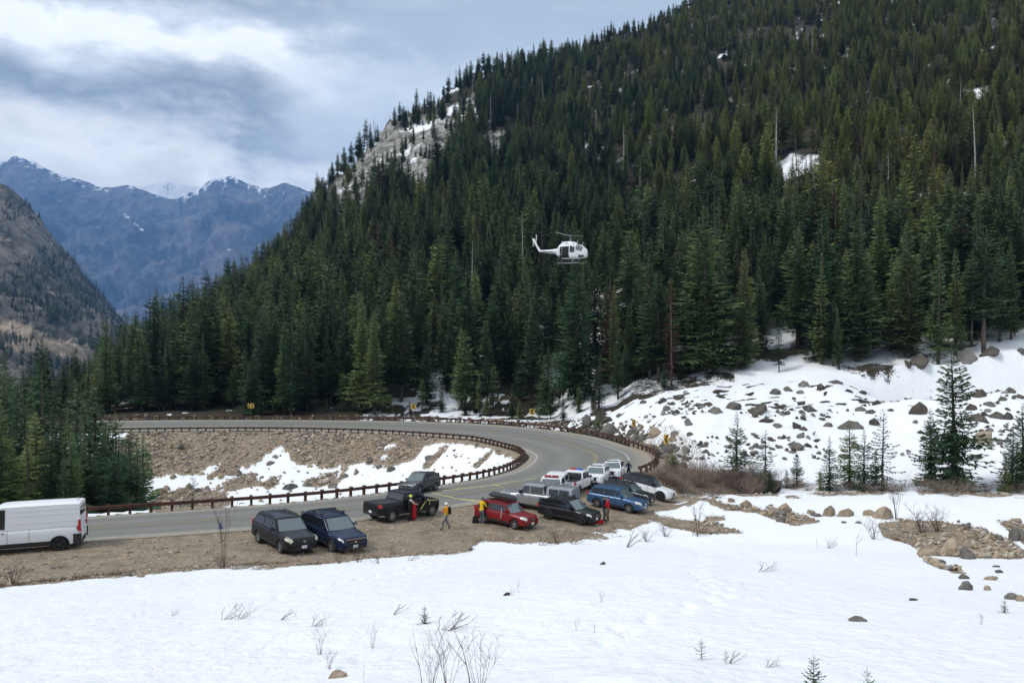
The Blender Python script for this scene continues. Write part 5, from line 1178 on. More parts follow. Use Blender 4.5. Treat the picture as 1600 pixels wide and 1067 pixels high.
    MB().box((-Lh-.035, sp.get('ply', 0), gc+.26 if bedz else zb-.25), (.012,.30,.15)).build('licence_plate', M_PLATE, root)
    # wheels
    ty, rim, disc = wheel_meshes(tr, sp.get('tw', .23), sp.get('rimmat', M_ALLOY), sp.get('spokes', 5))
    for c in ax:
        for sd in (-1, 1):
            o = link('wheel', ty, root, (c, sd*(W2-.125), tr)); o.rotation_euler = (0, 0, 0 if sd > 0 else math.pi); link('rim', rim, o); link('spoke_shade_disc', disc, o)
    if sp.get('rails'):
        for sd in (-1, 1): MB().tube([(xb-.25, sd*wr*.90, Hh-.01), (xb-.35, sd*wr*.90, Hh+.05), ((xb+xc)/2, sd*wr*.90, Hh+.065), (xc+.25, sd*wr*.90, Hh+.05), (xc+.15, sd*wr*.90, Hh-.01)], .022, 6).build('roof_rail', sp.get('railmat', M_PLAST), root)
    if sp.get('bars'):
        for xq in sp['bars']:
            b_ = MB().box((xq, 0, Hh+.12), (.075, wr*2.05, .035)); b_.box((xq, wr*.9, Hh+.07), (.09,.07,.13)); b_.box((xq, -wr*.9, Hh+.07), (.09,.07,.13)); b_.build('roof_bar', M_PLAST, root)
    MB().tube([(xc+.30, 0, Hh+.0), (xc+.10, 0, Hh+.10)], [.03,.008], 6).build('antenna', M_PLAST, root)
    return root, sp

suv = dict(L=4.60, W=1.83, H=1.66, wb=2.66, belt=1.06, hood=1.00, nose=.80, cab=(1.02, .38, -1.72, -2.12), tyre=.355, shift=.03, rails=True, handles=(.18,-.85), gaps=(.92,.20,-.78), windows=[(1,.20),(.20,-.78),(-.78,-2.12)], tail=(5.6,7.0), taillight_up=True, kick=.03)
def S(base, **k): d = dict(base); d.update(k); return d
PK = dict(L=5.85, W=2.02, H=1.93, wb=3.66, belt=1.24, hood=1.16, nose=1.02, cab=(1.52, .98, -.55, -.78), tyre=.41, shift=.12, gc=.42, bedz=1.24, rails=False, handles=(.45,-.35), gaps=(1.35,.42,-.66), windows=[(1.5,.45),(.45,-.62)], tail=(4.6,6.9), tw=.28, spokes=6, rearwin=(.2,.9), mir=1.6, mirmat=M_PLAST, grille=(.72,1.06,.62), lamp=(5.2,6.9), lampl=.16, tumble=.84, fog=True)
C_BLACK = paint('black_paint', (.012,.013,.015)); C_NAVY = paint('navy_paint', (.012,.022,.055), met=.3); C_RED = paint('dark_red_paint', (.19,.012,.014)); C_WHITE = paint('white_paint', (.78,.79,.80), .35)
C_SILV = paint('silver_paint', (.38,.39,.40), .3, .5); C_GREY = paint('graphite_paint', (.085,.09,.095), .3, .4); C_BLUE = paint('steel_blue_paint', (.055,.115,.215), .3, .3); C_GREEN = paint('dark_green_grey_paint', (.03,.04,.04), .3, .3); C_VANW = paint('van_white', (.80,.81,.82), .4)

car(443, 853, -47, S(suv, paint=C_BLACK, fog=True, lampmat=bsdf('hazy_lamp', (.55,.52,.42), .4), grille=(.66,.78,.5), lamp=(5.0,7.3), lampl=.46, bars=None), 'black SUV with hazy headlights parked on gravel, left of the navy SUV')
r_, _ = car(518, 850, -45, S(suv, L=4.65, W=1.86, H=1.66, wb=2.70, paint=C_NAVY, cab=(1.0,.30,-1.62,-2.15), bars=(-.05,-.95), chromebar=True, grille=(.55,.82,.66), lamp=(5.6,7.0), railmat=M_PLAST, handlemat=C_NAVY), 'dark navy SUV with black roof bars, right of the black SUV')
for sd in (-1, 1):
    MB().tube([(1.0, sd*.925, 1.085), (.36, sd*.80, 1.55), (-.6, sd*.78, 1.57), (-1.55, sd*.79, 1.50), (-1.95, sd*.90, 1.12)], .014, 5).build('window_trim', M_CHROME, r_)
r_, _ = car(628, 808, 49, sc=.94, sp=S(PK, L=5.6, H=1.88, paint=C_BLACK, rimmat=M_ALLOY, tyre=.425, gc=.45, rbumpmat=M_PLAST), label='black pickup truck with closed bed cover, yellow straps hanging over its side', cat='pickup truck', name='pickup_truck')
M_STRAP = bsdf('yellow_strap', (.55,.55,.12), .6)
MB().tube([(1.32,-1.02,1.22),(1.1,-1.045,1.0),(.78,-1.05,.62)], .035, 5).build('strap', M_STRAP, r_); MB().tube([(1.7,-.55,1.24),(1.62,-1.02,1.16),(1.6,-1.05,.88)], .035, 5).build('strap', M_STRAP, r_)
MB().tube([(2.62,-.85,1.10),(2.0,-1.0,1.15),(1.3,-1.0,1.20)], .022, 5).build('strap', M_STRAP, r_)
car(656, 768, 245, sc=.95, sp=S(suv, paint=C_GREY, grille=(.62,.80,.55), archmat=C_GREY, L=4.57, cab=(.95,.25,-1.6,-2.15)), label='dark grey SUV driving on the road beside the inner guardrail', name='car', group='vehicles at the hairpin')
r_, _ = car(790, 819, -36, sc=.91, sp=S(suv, H=1.64, paint=C_RED, fog=True, grille=(.66,.78,.5), lamp=(5.0,7.3), lampl=.46, archmat=C_RED), label='dark red SUV with a long black roof box on top')
# roof box
bx = MB(); P = []
for xq, w_, h0, h1 in ((.78,.12,.0,.03),(.70,.30,-.05,.08),(.35,.40,-.08,.20),(-.4,.42,-.08,.27),(-1.3,.42,-.08,.27),(-1.42,.36,-.02,.20),(-1.46,.2,.04,.14)):
    P.append([(xq, w_*math.cos(t_), (h0+h1)/2+(h1-h0)/2*math.sin(t_)) for t_ in np.linspace(0, 2*math.pi, 14)[:-1]])
bx.grid(P, closed=True); bx.f += [tuple(range(13)), tuple(6*13+j for j in range(13))]
o = bx.mesh('roof_box', M_PLAST, smooth=True, angle=50); ob = link('roof_box', o); bpy.context.view_layer.update(); ob.matrix_world = r_.matrix_world @ Matrix.Translation((-.05, .12, 1.88)); tag(ob, 'long black roof box strapped on top of the red SUV', 'roof box')
MB().tube([(.25,-.925,1.30),(.28,-.955,.98),(.24,-.96,.62)], .02, 5).build('white_tape', M_PLATE, r_)
for xq in (.2, -.9): MB().box((xq, 0, 1.75), (.07,1.35,.035)).box((xq, .64, 1.71), (.08,.06,.08)).box((xq, -.64, 1.71), (.08,.06,.08)).build('roof_bar', M_PLAST, r_)
car(889, 812.5, -36, sc=.95, sp=S(suv, L=4.45, W=1.78, H=1.56, wb=2.63, belt=.98, hood=.93, nose=.74, tyre=.345, cab=(1.05,.30,-1.45,-2.05), paint=C_BLACK, rimmat=M_BLKRIM, bars=(.05,-.75), grille=(.56,.72,.5), lamp=(5.4,7.2), fog=True), label='black crossover with roof bars parked in front of the silver pickup')
r_, _ = car(843, 795, 155, sc=.95, sp=S(PK, paint=C_SILV, canopy=1.90, canopypaint=C_SILV, archmat=C_SILV, clad=False, bumpmat=C_SILV, L=5.9), label='silver pickup with silver canopy and ladder frame, facing left behind the red SUV', cat='pickup truck', name='pickup_truck')
# bike carrier uprights over the canopy
for xq in (-1.5, -2.2):
    MB().tube([(xq,-.8,1.93),(xq,-.8,2.10),(xq,-.2,2.10),(xq,.8,2.10),(xq,.8,1.93)], .02, 5).build('rack_frame', M_PLAST, r_)
r_, _ = car(864, 778, 257, sc=.90, sp=S(PK, paint=C_WHITE, canopy=1.92, canopypaint=C_WHITE, archmat=C_WHITE, clad=False), label='white pickup with white canopy and all-red lightbar, facing the camera', cat='pickup truck', name='pickup_truck')
def lightbar(r, x, z, half=None, mats=(M_REDL, M_REDL)):
    MB().box((x, 0, z+.03), (.26,1.15,.05)).build('lightbar_base', M_PLAST, r)
    MB().box((x, .32, z+.11), (.24,.60,.11), taper=.9).build('lightbar_lens', mats[0], r); MB().box((x, -.32, z+.11), (.24,.60,.11), taper=.9).build('lightbar_lens', mats[1], r)
lightbar(r_, .85, 1.94)
r_, _ = car(899, 767, 67, sc=.88, sp=S(PK, paint=C_WHITE, archmat=C_WHITE, clad=False, rimmat=M_BLKRIM), label='white crew cab pickup with red and blue lightbar, facing away up the road', cat='pickup truck', name='pickup_truck')
lightbar(r_, .25, 1.94, mats=(M_REDL, M_BLUEL))
MB().box((-1.1,0,1.45),(.5,1.5,.35)).box((-1.1,0,1.66),(.06,1.6,.10)).build('bed_toolbox', M_PLAST, r_)
BIG = S(suv, L=5.15, W=2.0, H=1.80, wb=3.05, belt=1.14, hood=1.12, nose=.95, cab=(1.25,.62,-2.10,-2.40), tyre=.39, gc=.30, gaps=(1.12,.28,-.82), windows=[(1.2,.28),(.28,-.85),(-.85,-2.40)], handles=(.4,-.7), grille=(.62,.98,.55), lamp=(5.4,6.9), lampl=.18, archmat=C_WHITE, clad=False, paint=C_WHITE, spokes=6)
r_, _ = car(933, 755, 254, sc=.88, sp=BIG, label= 'white police SUV facing the camera, in the middle of the white row', cat='car'); MB().box((.2, 1.0, .78), (.5,.012,.28)).build('door_emblem', bsdf('emblem_green', (.25,.32,.26), .6), r_)
MB().box((.45,0,1.85),(.22,1.1,.07)).build('lightbar_base', M_PLAST, r_)
r_, _ = car(959, 747, 256, sc=.88, sp=BIG, label= 'white SUV at the far end of the white row, beside the standing person', cat='car'); MB().box((.45,0,1.85),(.22,1.1,.07)).build('lightbar_base', M_PLAST, r_)
car(964, 794, -34, sc=.95, sp=S(suv, paint=C_BLUE, grille=(.66,.78,.5), lamp=(5.0,7.3), lampl=.46, archmat=C_BLUE, taillight_up=True), label='steel blue SUV parked between the black crossover and the white SUV')
car(979, 783, -37, sc=.92, sp=S(suv, paint=C_GREEN, H=1.62, lamp=(6.2,7.1), bars=(.0,-.8)), label='dark green-grey SUV squeezed behind the steel blue SUV')
car(1010, 773, -28, sc=.97, sp=S(suv, paint=paint('pearl_white', (.76,.77,.77), .3), roofpaint=C_BLACK, rimmat=M_BLKRIM, L=4.6, W=1.86, H=1.68, wb=2.69, grille=(.45,.78,.55), lamp=(5.6,7.0), mirmat=C_BLACK, cab=(1.0,.30,-1.60,-2.15)), label='white SUV with black roof and black wheels, nose at the snow bank')
# van
r_, _ = car(46, 858, 201, sc=.97, sp=dict(L=5.25, W=2.05, H=2.52, wb=3.45, belt=1.32, hood=1.26, nose=.86, cab=(2.15, 1.38, -2.54, -2.59), tyre=.36, shift=.12, gc=.30, paint=C_VANW, tumble=.86, windows=[(2.1,.88)], gaps=(1.85,.80,-.2), handles=(1.0,), rearwin=(.45,.85), grille=(.62,.9,.6), lamp=(5.4,7.2), lampl=.5, tail=(5,7), mir=2.0, mirmat=M_PLAST, rimmat=M_BLKRIM, tw=.24, handlemat=M_PLAST, archmat=M_PLAST),
    label='white high-roof cargo van parked at the left edge of the gravel', cat='van', name='cargo_van')
for sd in (-1, 1):
    MB().box((-2.46, sd*.985, .62), (.40,.10,.52)).build('corner_bumper', M_PLAST, r_)
    for z_ in (1.62, 2.02, 2.28):
        w_ = 1.025*.95+(1.025*.86-1.025*.95)*(z_-1.26)/(2.52-1.26); MB().box((-.95, sd*(w_+.002), z_), (3.1,.02,.022)).build('side_crease', C_VANW, r_)
    MB().box((-2.56, sd*.955, 1.32), (.13,.09,.62), taper=.95).build('tail_light', M_REDL, r_)
# ------------------------------------------------------------------ people
M_SKIN = bsdf('skin', (.42,.25,.18), .6); M_BOOT = bsdf('boots', (.03,.025,.02), .8)
def cloth(n, c): return vary(bsdf(n, c, .85, spec=.15), 6, tuple(x*.75 for x in c), tuple(min(1, x*1.2) for x in c), bump=.3, bscale=14)
CL = {'yellow': cloth('yellow_jacket', (.72,.47,.02)), 'grey': cloth('grey_trousers', (.13,.14,.16)), 'black': cloth('black_cloth', (.018,.018,.02)), 'red': cloth('red_jacket', (.42,.02,.025)), 'navy': cloth('navy_cloth', (.018,.022,.045)),
      'khaki': cloth('khaki_trousers', (.16,.12,.075)), 'tan': cloth('tan_sleeves', (.45,.42,.36)), 'orange': cloth('orange_vest', (.75,.22,.03)), 'helmet_y': bsdf('yellow_helmet', (.62,.72,.05), .4), 'helmet_w': bsdf('white_helmet', (.7,.7,.7), .4), 'hair': bsdf('hair', (.03,.02,.015), .8), 'teal': cloth('teal_trousers', (.06,.10,.10))}
def person(P, ang, lab, top, legs, head='hair', arms=((.06,.30,1.14,.22,.24,1.02),(.06,.30,1.14,.22,.24,1.02)), stride=.0, lean=0.0, sleeve=None, sc=1.0, vest=None, pack=None, group='people around the parked vehicles', bend=0.0):
    V = []; E = []; RD = []; MT = []
    def v(x, y, z, r): V.append((x+lean*max(0, z-.95), y, z)); RD.append(r); return len(V)-1
    def e(a, b, m): E.append((a, b)); MT.append(m)
    sl = sleeve or top
    pel = v(0,0,.96,(.155,.125)); sp1 = v(0,0,1.12,(.15,.12)); ch = v(.0,0,1.32,(.185,.135)); ub = v(.0,0,1.44,(.13,.10)); nk = v(.01,0,1.53,(.058,.058)); hb = v(.02,0,1.60,(.082,.09)); hd = v(.025,0,1.69,(.088,.10)); ht = v(.015,0,1.76,(.06,.07))
    e(pel, sp1, top); e(sp1, ch, top); e(ch, ub, top); e(ub, nk, top); e(nk, hb, 'skin'); e(hb, hd, 'skin'); e(hd, ht, 'skin'); ns = v(.135,0,1.655,(.016,.016)); e(hd, ns, 'skin')
    for sd, st, ar in ((1, stride, arms[0]), (-1, -stride, arms[1])):
        hip = v(0, sd*.10, .88, (.105,.11)); kn = v(.06+st*.5+(.05 if st else 0), sd*.115, .50+abs(st)*.02, (.072,.075)); an = v(st, sd*.12, .11, (.05,.052)); he = v(st-.03, sd*.12, .06, (.045,.045)); to = v(st+.17, sd*.135, .05, (.042,.036))
        e(pel, hip, legs); e(hip, kn, legs); e(kn, an, legs); e(an, he, 'boot'); e(an, to, 'boot')
        ex, ey, ez, wx, wy, wz = ar
        sh = v(0, sd*.195, 1.435, (.078,.08)); el = v(ex, sd*ey, ez, (.055,.055)); wr = v(wx, sd*wy, wz, (.040,.042)); d = (Vector((wx, sd*wy, wz))-Vector((ex, sd*ey, ez))).normalized()
        pm = v(*(Vector((wx, sd*wy, wz))+d*.07), (.034,.026)); e(ub, sh, sl); e(sh, el, sl); e(el, wr, sl); e(wr, pm, 'skin'); pc = Vector((wx, sd*wy, wz))+d*.08; sdv = d.cross(Vector((1,0,.3))).normalized()
        for k, fl in enumerate((.065,.078,.074,.06)):
            b = pc+sdv*(k-1.5)*.021; f0 = v(*(b+d*fl*.5), (.0095,.0095)); f1 = v(*(b+d*fl+Vector((0.02,0,-.01))), (.008,.008)); e(pm, f0, 'skin'); e(f0, f1, 'skin')
        th = v(*(pc-d*.05+sdv*-.05), (.010,.010)); e(pm, th, 'skin')
    me_ = bpy.data.meshes.new('body_base'); me_.from_pydata(V, E, []); o = bpy.data.objects.new('tmp', me_); C.objects.link(o)
    sm = o.modifiers.new('s', 'SKIN'); sub = o.modifiers.new('u', 'SUBSURF'); sub.levels = 1; sub.render_levels = 1
    for i, r_ in enumerate(RD): me_.skin_vertices[0].data[i].radius = r_; me_.skin_vertices[0].data[i].use_root = (i == 0)
    dg = bpy.context.evaluated_depsgraph_get(); dg.update(); bm_ = bpy.data.meshes.new_from_object(o.evaluated_get(dg)); bpy.data.objects.remove(o)
    bm_.name = 'body'; names = sorted(set(MT)); bm_.materials.clear()
    for nme in names: bm_.materials.append({'skin': M_SKIN, 'boot': M_BOOT}.get(nme) or CL[nme])
    VA = np.array(V); A = VA[[a for a, b in E]]; B_ = VA[[b for a, b in E]]; AB = B_-A; l2 = (AB**2).sum(1)+1e-9; rr_ = np.array([(RD[a][0]+RD[b][0])/2 for a, b in E])
    for f_ in bm_.polygons:
        c = np.array(f_.center); t_ = np.clip(((c-A)*AB).sum(1)/l2, 0, 1); dd = np.linalg.norm(c-A-AB*t_[:, None], axis=1)-rr_*.9; f_.material_index = names.index(MT[int(dd.argmin())]); f_.use_smooth = True
    root = empty('person', P, R(ang), lab, 'person', group); root.scale = (sc*.94,)*3; b = link('body', bm_, root)
    hx = .02+lean*.72
    hat = MB(); P_ = []
    hr = .118 if 'helmet' in head else .104
    for a in np.linspace(-.25 if 'helmet' in head else .0, math.pi/2, 6): P_.append([(hx+hr*1.12*math.cos(a)*math.cos(q)-.01, hr*math.cos(a)*math.sin(q), 1.69+hr*.98*math.sin(a)) for q in np.linspace(0, 2*math.pi, 17)[:-1]])
    hat.grid(P_, closed=True); hat.build('helmet' if 'helmet' in head else ('hood' if head in ('navy','black') else 'hair'), CL[head], root, smooth=True)
    for sd in (-1, 1): MB().box((hx+.098, sd*.034, 1.692), (.012,.022,.012)).build('eye', CL['hair'], root)
    if pack:
        mb = MB().box((-.20+lean*.3, 0, 1.26), (.20,.30,.46), taper=.8); mb.build('backpack', CL[pack], root)
        for sd in (-1, 1): MB().tube([(-.10+lean*.4, sd*.11, 1.46), (.07+lean*.45, sd*.115, 1.47), (.16+lean*.35, sd*.12, 1.32), (.02+lean*.1, sd*.14, 1.10)], .022, 5).build('strap', CL[pack], root)
    if vest:
        mb = MB(); P_ = []
        for z_ in (1.02, 1.15, 1.30, 1.42): P_.append([((.155+.02*(z_>1.2))*math.cos(q)+lean*(z_-.95), (.195)*math.sin(q), z_) for q in np.linspace(0, 2*math.pi, 17)[:-1]])
        mb.grid(P_, closed=True); mb.build('vest', CL[vest], root, smooth=True)
    return root
def pp(px, py, d0=36, d1=90): return hit(px, py, d0, d1)
person(pp(697.5,827), 200, 'person in yellow jacket, white helmet and grey trousers walking across the gravel', 'yellow', 'grey', 'helmet_w', arms=((.10,.26,1.20,.30,.12,1.36),(.08,.27,1.20,.26,.10,1.18)), stride=.30, vest=None, sleeve='orange', pack='black')
q = pp(640,813.5); person(q, 25, 'person in dark clothes with bright yellow helmet holding a red bag beside the black pickup', 'black', 'black', 'helmet_y', sleeve='tan', arms=((.22,.27,1.22,.42,.16,1.18),(.24,.27,1.18,.46,.14,1.12)), lean=.10, stride=.10)
bag = MB(); P_ = []
for z_, r_q in ((.02,.05),(.06,.15),(.3,.19),(.7,.20),(1.05,.17),(1.2,.10),(1.26,.03)): P_.append([(r_q*math.cos(a)*.9, r_q*math.sin(a), z_) for a in np.linspace(0, 2*math.pi, 13)[:-1]])
bag.grid(P_, closed=True); o = bag.build('rescue_bag', CL['red'], None, smooth=True); q2 = pp(647,812); o.location = (q2.x, q2.y-.15, q2.z+.02); tag(o, 'tall red rescue bag held upright beside the black pickup', 'bag')
person(pp(752.5,818), 60, 'person in yellow jacket and dark trousers leaning at the rear of the red SUV', 'yellow', 'grey', 'hair', arms=((.20,.26,1.22,.40,.18,1.20),(.16,.27,1.18,.34,.2,1.08)), lean=.16, stride=.05)
o = MB().box((0,0,.2), (.45,.35,.40), taper=.75).box((0,.0,.43), (.2,.1,.08)).build('backpack', CL['black']); o.location = pp(743,816.5); tag(o, 'black backpack on the gravel behind the red SUV', 'backpack')
person(pp(950,815), 150, 'person in red jacket and khaki trousers standing in front of the blue SUV', 'red', 'khaki', 'hair', arms=((.06,.27,1.18,.24,.16,1.12),(.06,.27,1.18,.2,.22,1.0)))
person(pp(943.5,814), -20, 'person in navy jacket and teal trousers facing the person in red', 'navy', 'teal', 'hair', arms=((.06,.27,1.18,.24,.16,1.12),(.04,.27,1.16,.1,.26,.92)))
person(pp(982,748), 60, 'person in dark navy coat standing beside the guardrail end', 'navy', 'black', 'navy', arms=((.05,.28,1.18,.2,.12,1.10),(.05,.28,1.18,.2,.12,1.10)))
o = MB().box((0,0,.14), (.6,.32,.22), taper=.85).box((0,0,.28), (.2,.05,.06)).build('duffel_bag', CL['red']); o.location = pp(936,818); o.rotation_euler = (0,0,.5); tag(o, 'red duffel bag on the ground by the nose of the black crossover', 'bag')

# ------------------------------------------------------------------ helicopter
M_HW = bsdf('helicopter_white', (.74,.75,.74), .35, coat=.4); M_HG = bsdf('helicopter_grey', (.22,.23,.24), .5); M_BLADE = bsdf('rotor_blade', (.45,.46,.45), .5)
D_h = 138.0; hx_, hz_ = (892-800)/F*D_h, EYE+(HZ-394)/F*D_h
heli = empty('helicopter', (hx_, D_h, hz_), 0, 'white rescue helicopter with open side door hovering in front of the forest', 'helicopter'); heli.rotation_euler = (R(5), R(3), R(-40)); heli.scale = (1.12,)*3
mb = MB(); rows = []
# x, half width, bottom, top
for x_, w_, z0, z1 in ((3.25,.10,-.55,-.25),(3.15,.38,-.80,.05),(2.9,.72,-1.0,.40),(2.4,1.0,-1.12,.85),(1.8,1.18,-1.18,1.15),(1.1,1.25,-1.2,1.25),(0,1.27,-1.2,1.28),(-1.0,1.25,-1.18,1.28),(-1.7,1.05,-1.05,1.20),(-2.3,.62,-.72,.95),(-2.8,.42,-.45,.62)):
    c = (z0+z1)/2; hh_ = (z1-z0)/2; rows.append([(x_, w_*math.copysign(abs(math.cos(a))**.55, math.cos(a)), c+hh_*math.copysign(abs(math.sin(a))**.62, math.sin(a))) for a in np.linspace(0, 2*math.pi, 25)[:-1]])
mb.grid(rows, closed=True); mb.f += [tuple(range(24)), tuple(10*24+j for j in reversed(range(24)))]; mb.build('fuselage', M_HW, heli, smooth=True, angle=60)
mb = MB(); P_ = []
for x_, rq, z_ in ((-2.3,.52,.25),(-4.0,.36,.22),(-5.8,.24,.32),(-6.6,.17,.42)): P_.append([(x_, rq*math.cos(a), z_+rq*math.sin(a)) for a in np.linspace(0, 2*math.pi, 15)[:-1]])
mb.grid(P_, closed=True); mb.f.append(tuple(3*14+j for j in range(14))); mb.build('tail_boom', M_HW, heli, smooth=True)
MB().box((-4.3,0,.20), (3.2,.86,.12), taper=.9).build('boom_stripe', M_GAP_SHADE, heli)
MB().prism([(-6.2,.35),(-6.75,.40),(-8.2,2.6),(-7.7,2.65),(-7.0,1.3)], -.07, .07).build('tail_fin', M_HW, heli)
for sd in (-1, 1): MB().prism([(-5.0,.30),(-5.6,.30),(-5.5,.36),(-5.05,.36)], sd*.2, sd*1.35).build('stabiliser', M_HW, heli)
tr_ = MB(); 
for k in range(2): a = .9+k*math.pi; tr_.box((-7.8+.55*math.cos(a), .24, 2.3+.55*math.sin(a)), (.22,.03,1.1) if abs(math.sin(a)) > .7 else (1.1,.03,.22))
tr_.tube([(-7.8,.05,2.3),(-7.8,.3,2.3)], .09, 8).build('tail_rotor', M_BLADE, heli)
mb = MB(); rows = []
for x_, w_, z1 in ((1.3,.35,1.32),(.9,.55,1.62),(0,.62,1.80),(-1.0,.60,1.78),(-1.8,.48,1.55),(-2.5,.25,1.05)):
    rows.append([(x_, w_*math.cos(a), 1.0+(z1-1.0)*max(0, math.sin(a))**.6) for a in np.linspace(-.1, math.pi+.1, 11)])
mb.grid(rows); mb.build('engine_cowling', M_HW, heli, smooth=True)
MB().tube([(-1.5,.35,1.5),(-2.1,.45,1.72)], .22, 10).build('exhaust', M_HG, heli)
MB().tube([(-.1,0,1.7),(-.1,0,2.75)], [.11,.07], 8).tube([(-.1,0,2.62),(-.1,0,2.80)], .26, 10).build('rotor_mast', M_HG, heli)
for k in range(2):
    a = R(104+180*k); d = Vector((math.cos(a), math.sin(a), 0)); n_ = Vector((-d.y, d.x, 0)); b0 = Vector((-.1,0,2.70)); V_ = []
    for t_, dz_ in ((.3,0),(2.5,.05),(5.9,.22)):
        for s_ in (-.17,.17):
            for h_ in (-.02,.02): V_.append(b0+d*t_+n_*s_+Vector((0,0,dz_+h_)))
    m_ = MB(); m_.add(V_, [(0,2,3,1),(8,9,11,10)]+[q_ for i in (0,4) for q_ in ((i,i+4,i+6,i+2),(i+1,i+3,i+7,i+5),(i,i+1,i+5,i+4),(i+2,i+6,i+7,i+3))]); m_.build('rotor_blade', M_BLADE, heli)
def hs(x_, a, o=.02):                              # fuselage surface
    K = [(3.25,.10,-.55,-.25),(3.15,.38,-.80,.05),(2.9,.72,-1.0,.40),(2.4,1.0,-1.12,.85),(1.8,1.18,-1.18,1.15),(1.1,1.25,-1.2,1.25),(0,1.27,-1.2,1.28),(-1.0,1.25,-1.18,1.28),(-1.7,1.05,-1.05,1.20)]
    K = K[::-1]; w_ = np.interp(x_, [k[0] for k in K], [k[1] for k in K]); z0 = np.interp(x_, [k[0] for k in K], [k[2] for k in K]); z1 = np.interp(x_, [k[0] for k in K], [k[3] for k in K])
    return (x_+(o if x_ > 2 else 0), (w_+o)*math.copysign(abs(math.cos(a))**.55, math.cos(a)), (z0+z1)/2+((z1-z0)/2+o)*math.copysign(abs(math.sin(a))**.62, math.sin(a)))
def hpatch(nm, x0, x1, a0, a1, mat):
    g_ = MB(); g_.grid([[hs(x0+(x1-x0)*i/6, a0+(a1-a0)*j/5) for j in range(6)] for i in range(7)]); g_.build(nm, mat, heli, smooth=True)
for sg in (1, -1):
    A_ = (lambda a: a) if sg > 0 else (lambda a: math.pi-a)
    hpatch('cabin_door_shade', -1.5, .45, A_(-.75), A_(.60), M_GAP_SHADE); hpatch('cockpit_window', .62, 1.55, A_(-.02), A_(.70), M_GLASS); hpatch('windscreen', 1.75, 2.75, A_(.12), A_(1.45), M_GLASSL); hpatch('chin_window', 2.2, 3.0, A_(-.9), A_(-.25), M_GLASS)  # open door is a near-black patch on the hull, cabin shade painted in
for sd in (-1, 1):
    MB().tube([(2.3,sd*1.2,-1.62),(2.0,sd*1.22,-1.82),(-2.0,sd*1.22,-1.82)], .06, 6).build('skid', M_HG, heli)
    MB().tube([(1.0,sd*.8,-1.1),(1.0,sd*1.22,-1.8)], .05, 6).tube([(-1.2,sd*.8,-1.1),(-1.2,sd*1.22,-1.8)], .05, 6).build('skid_strut', M_HG, heli)
MB().tube([(.2,-1.0,1.35),(.2,-1.55,1.45),(.2,-1.6,1.25)], .07, 6).build('hoist', M_HG, heli)
MB().tube([(1.4,0,1.2),(1.35,0,1.9)], .03, 5).tube([(2.3,.0,.8),(2.5,0,1.5)], .03, 5).build('antenna', M_HW, heli)
def in_heli(x, y, z): return Matrix.Translation(heli.location) @ heli.rotation_euler.to_matrix().to_4x4() @ (Vector((x, y, z))*1.12)
person(in_heli(-1.2,-1.38,-1.78), 250, 'crew member in dark suit standing on the helicopter skid at the open door', 'black', 'black', 'helmet_w', arms=((.15,.3,1.2,.05,.3,1.45),(.1,.3,1.2,.2,.3,1.0)), group='helicopter crew', stride=.05)

# ------------------------------------------------------------------ signs, cones, tape
M_SIGN = bsdf('sign_yellow', (.66,.42,.06), .6); M_SBLK = bsdf('sign_black', (.01,.01,.01), .6); M_STEEL = bsdf('galvanised_post', (.22,.21,.20), .6, .5); M_ALU = bsdf('sign_back', (.4,.4,.4), .5, .5)
def sign(px, D, cy, w_, h_, n_, yaw, lab, base=None):
    X = (px-800)/F*D; zc_ = EYE-(cy-HZ)*D/F; zg = ground(X, D); r = empty('chevron_sign', (X, D, zg), R(yaw), lab, 'road sign', 'chevron signs round the hairpin'); c = zc_-zg
    MB().box((0,.04,(c+h_/2)/2-.2), (.07,.05,c+h_/2+.4)).build('post', M_STEEL, r); MB().box((0,0,c), (w_,.02,h_)).build('panel', M_SIGN, r)
    m_ = MB(); cw = w_/n_
    for k in range(n_):
        x0 = -w_/2+cw*(k+.14); x1 = -w_/2+cw*(k+.92); t_ = cw*.34; hh_ = h_*.44; ap = x0; arm = (x1-x0)-t_
        up = [(ap, 0), (ap+arm, hh_), (ap+arm+t_, hh_), (ap+t_, 0)]; dn = [(ap, 0), (ap+t_, 0), (ap+arm+t_, -hh_), (ap+arm, -hh_)]
        for q_ in (up, dn): b_ = len(m_.v); m_.v += [(x_, -.014, c+z_) for x_, z_ in q_]; m_.f.append(tuple(b_+i for i in range(4)))
    m_.build('chevron', M_SBLK, r)
sign(392, 145.5, 634, 1.25, .95, 2, 4, 'yellow sign with two black left-pointing chevrons at the far left')
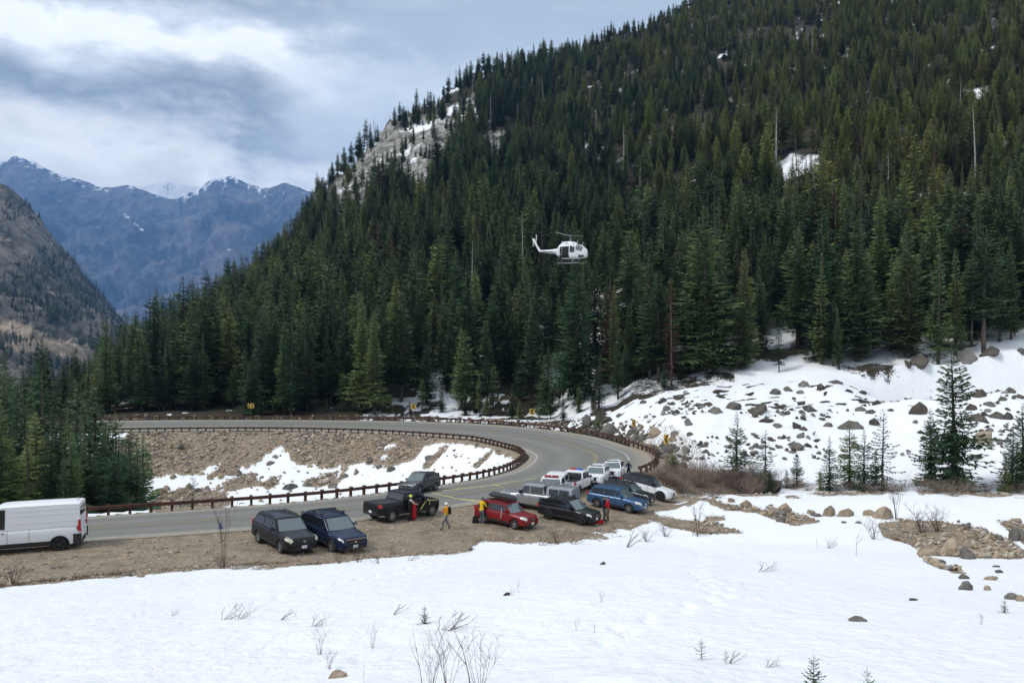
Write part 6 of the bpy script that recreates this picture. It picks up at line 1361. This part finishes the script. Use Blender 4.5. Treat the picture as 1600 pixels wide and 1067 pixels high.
sign(646, 142, 635, .95, 1.05, 1, 8, 'yellow single chevron sign before the snowy bank at centre')
sign(831.5, 129.5, 643, .95, 1.05, 1, 20, 'yellow single chevron sign behind the rail, left of the brown boulder')
sign(990.5, 104, 661, .80, .95, 1, 38, 'yellow single chevron sign among boulders at the bend')
q = hit(1038, 738, 60, 100); sign(1041, q.y, 686, .85, .98, 1, 42, 'yellow single chevron sign on the tall post nearest the bend')
for px, py, lab in ((344.5,826,'small blue cone at the gravel edge, leftmost'),(467,816,'small blue cone partly hidden between the two dark SUVs'),(538.5,812,'small blue cone right behind the navy SUV')):
    p = pp(px, py, 30, 60); r = empty('traffic_cone', p, 0, lab, 'cone', 'blue cones along the road edge'); m_ = bsdf('cone_blue', (.02,.07,.25), .5)
    MB().tube([(0,0,.02),(0,0,.40)], [.12,.02], 10).build('cone', m_, r); MB().box((0,0,.012), (.30,.30,.025)).build('base', m_, r)
M_TAPE = bsdf('barrier_tape', (.62,.58,.16), .6)
def tape(P, lab, lift=.03):
    m_ = MB(); Q = []
    for i in range(len(P)-1):
        for t_ in np.linspace(0, 1, 9)[:-1] if i < len(P)-2 else np.linspace(0, 1, 9): Q.append(Vector(P[i]).lerp(Vector(P[i+1]), t_))
    rr = []
    for i, q_ in enumerate(Q): j = random.uniform(-.04, .04); rr.append([(q_.x, q_.y+j-.03, q_.z+lift+.01*math.sin(i)), (q_.x, q_.y+j+.02, q_.z+lift+.03+.02*math.sin(i*1.7))])
    m_.grid(rr); return tag(m_.build('barrier_tape', M_TAPE), lab, 'tape', 'yellow tape across the road')
g_ = lambda px, py: hit(px, py, 36, 100)
tape([g_(690,767), g_(735,762.5), g_(772,758), g_(838,748)], 'long yellow tape lying across the road towards the white trucks')
tape([g_(772,758), g_(780,759), g_(788,765)], 'short yellow tape branch on the road')
a0 = g_(680,794); tape([a0+Vector((-.2,0,1.05)), g_(722,791)+Vector((0,0,.45)), g_(756,797)+Vector((0,0,.6))], 'yellow tape stretched between the black pickup and the red SUV')
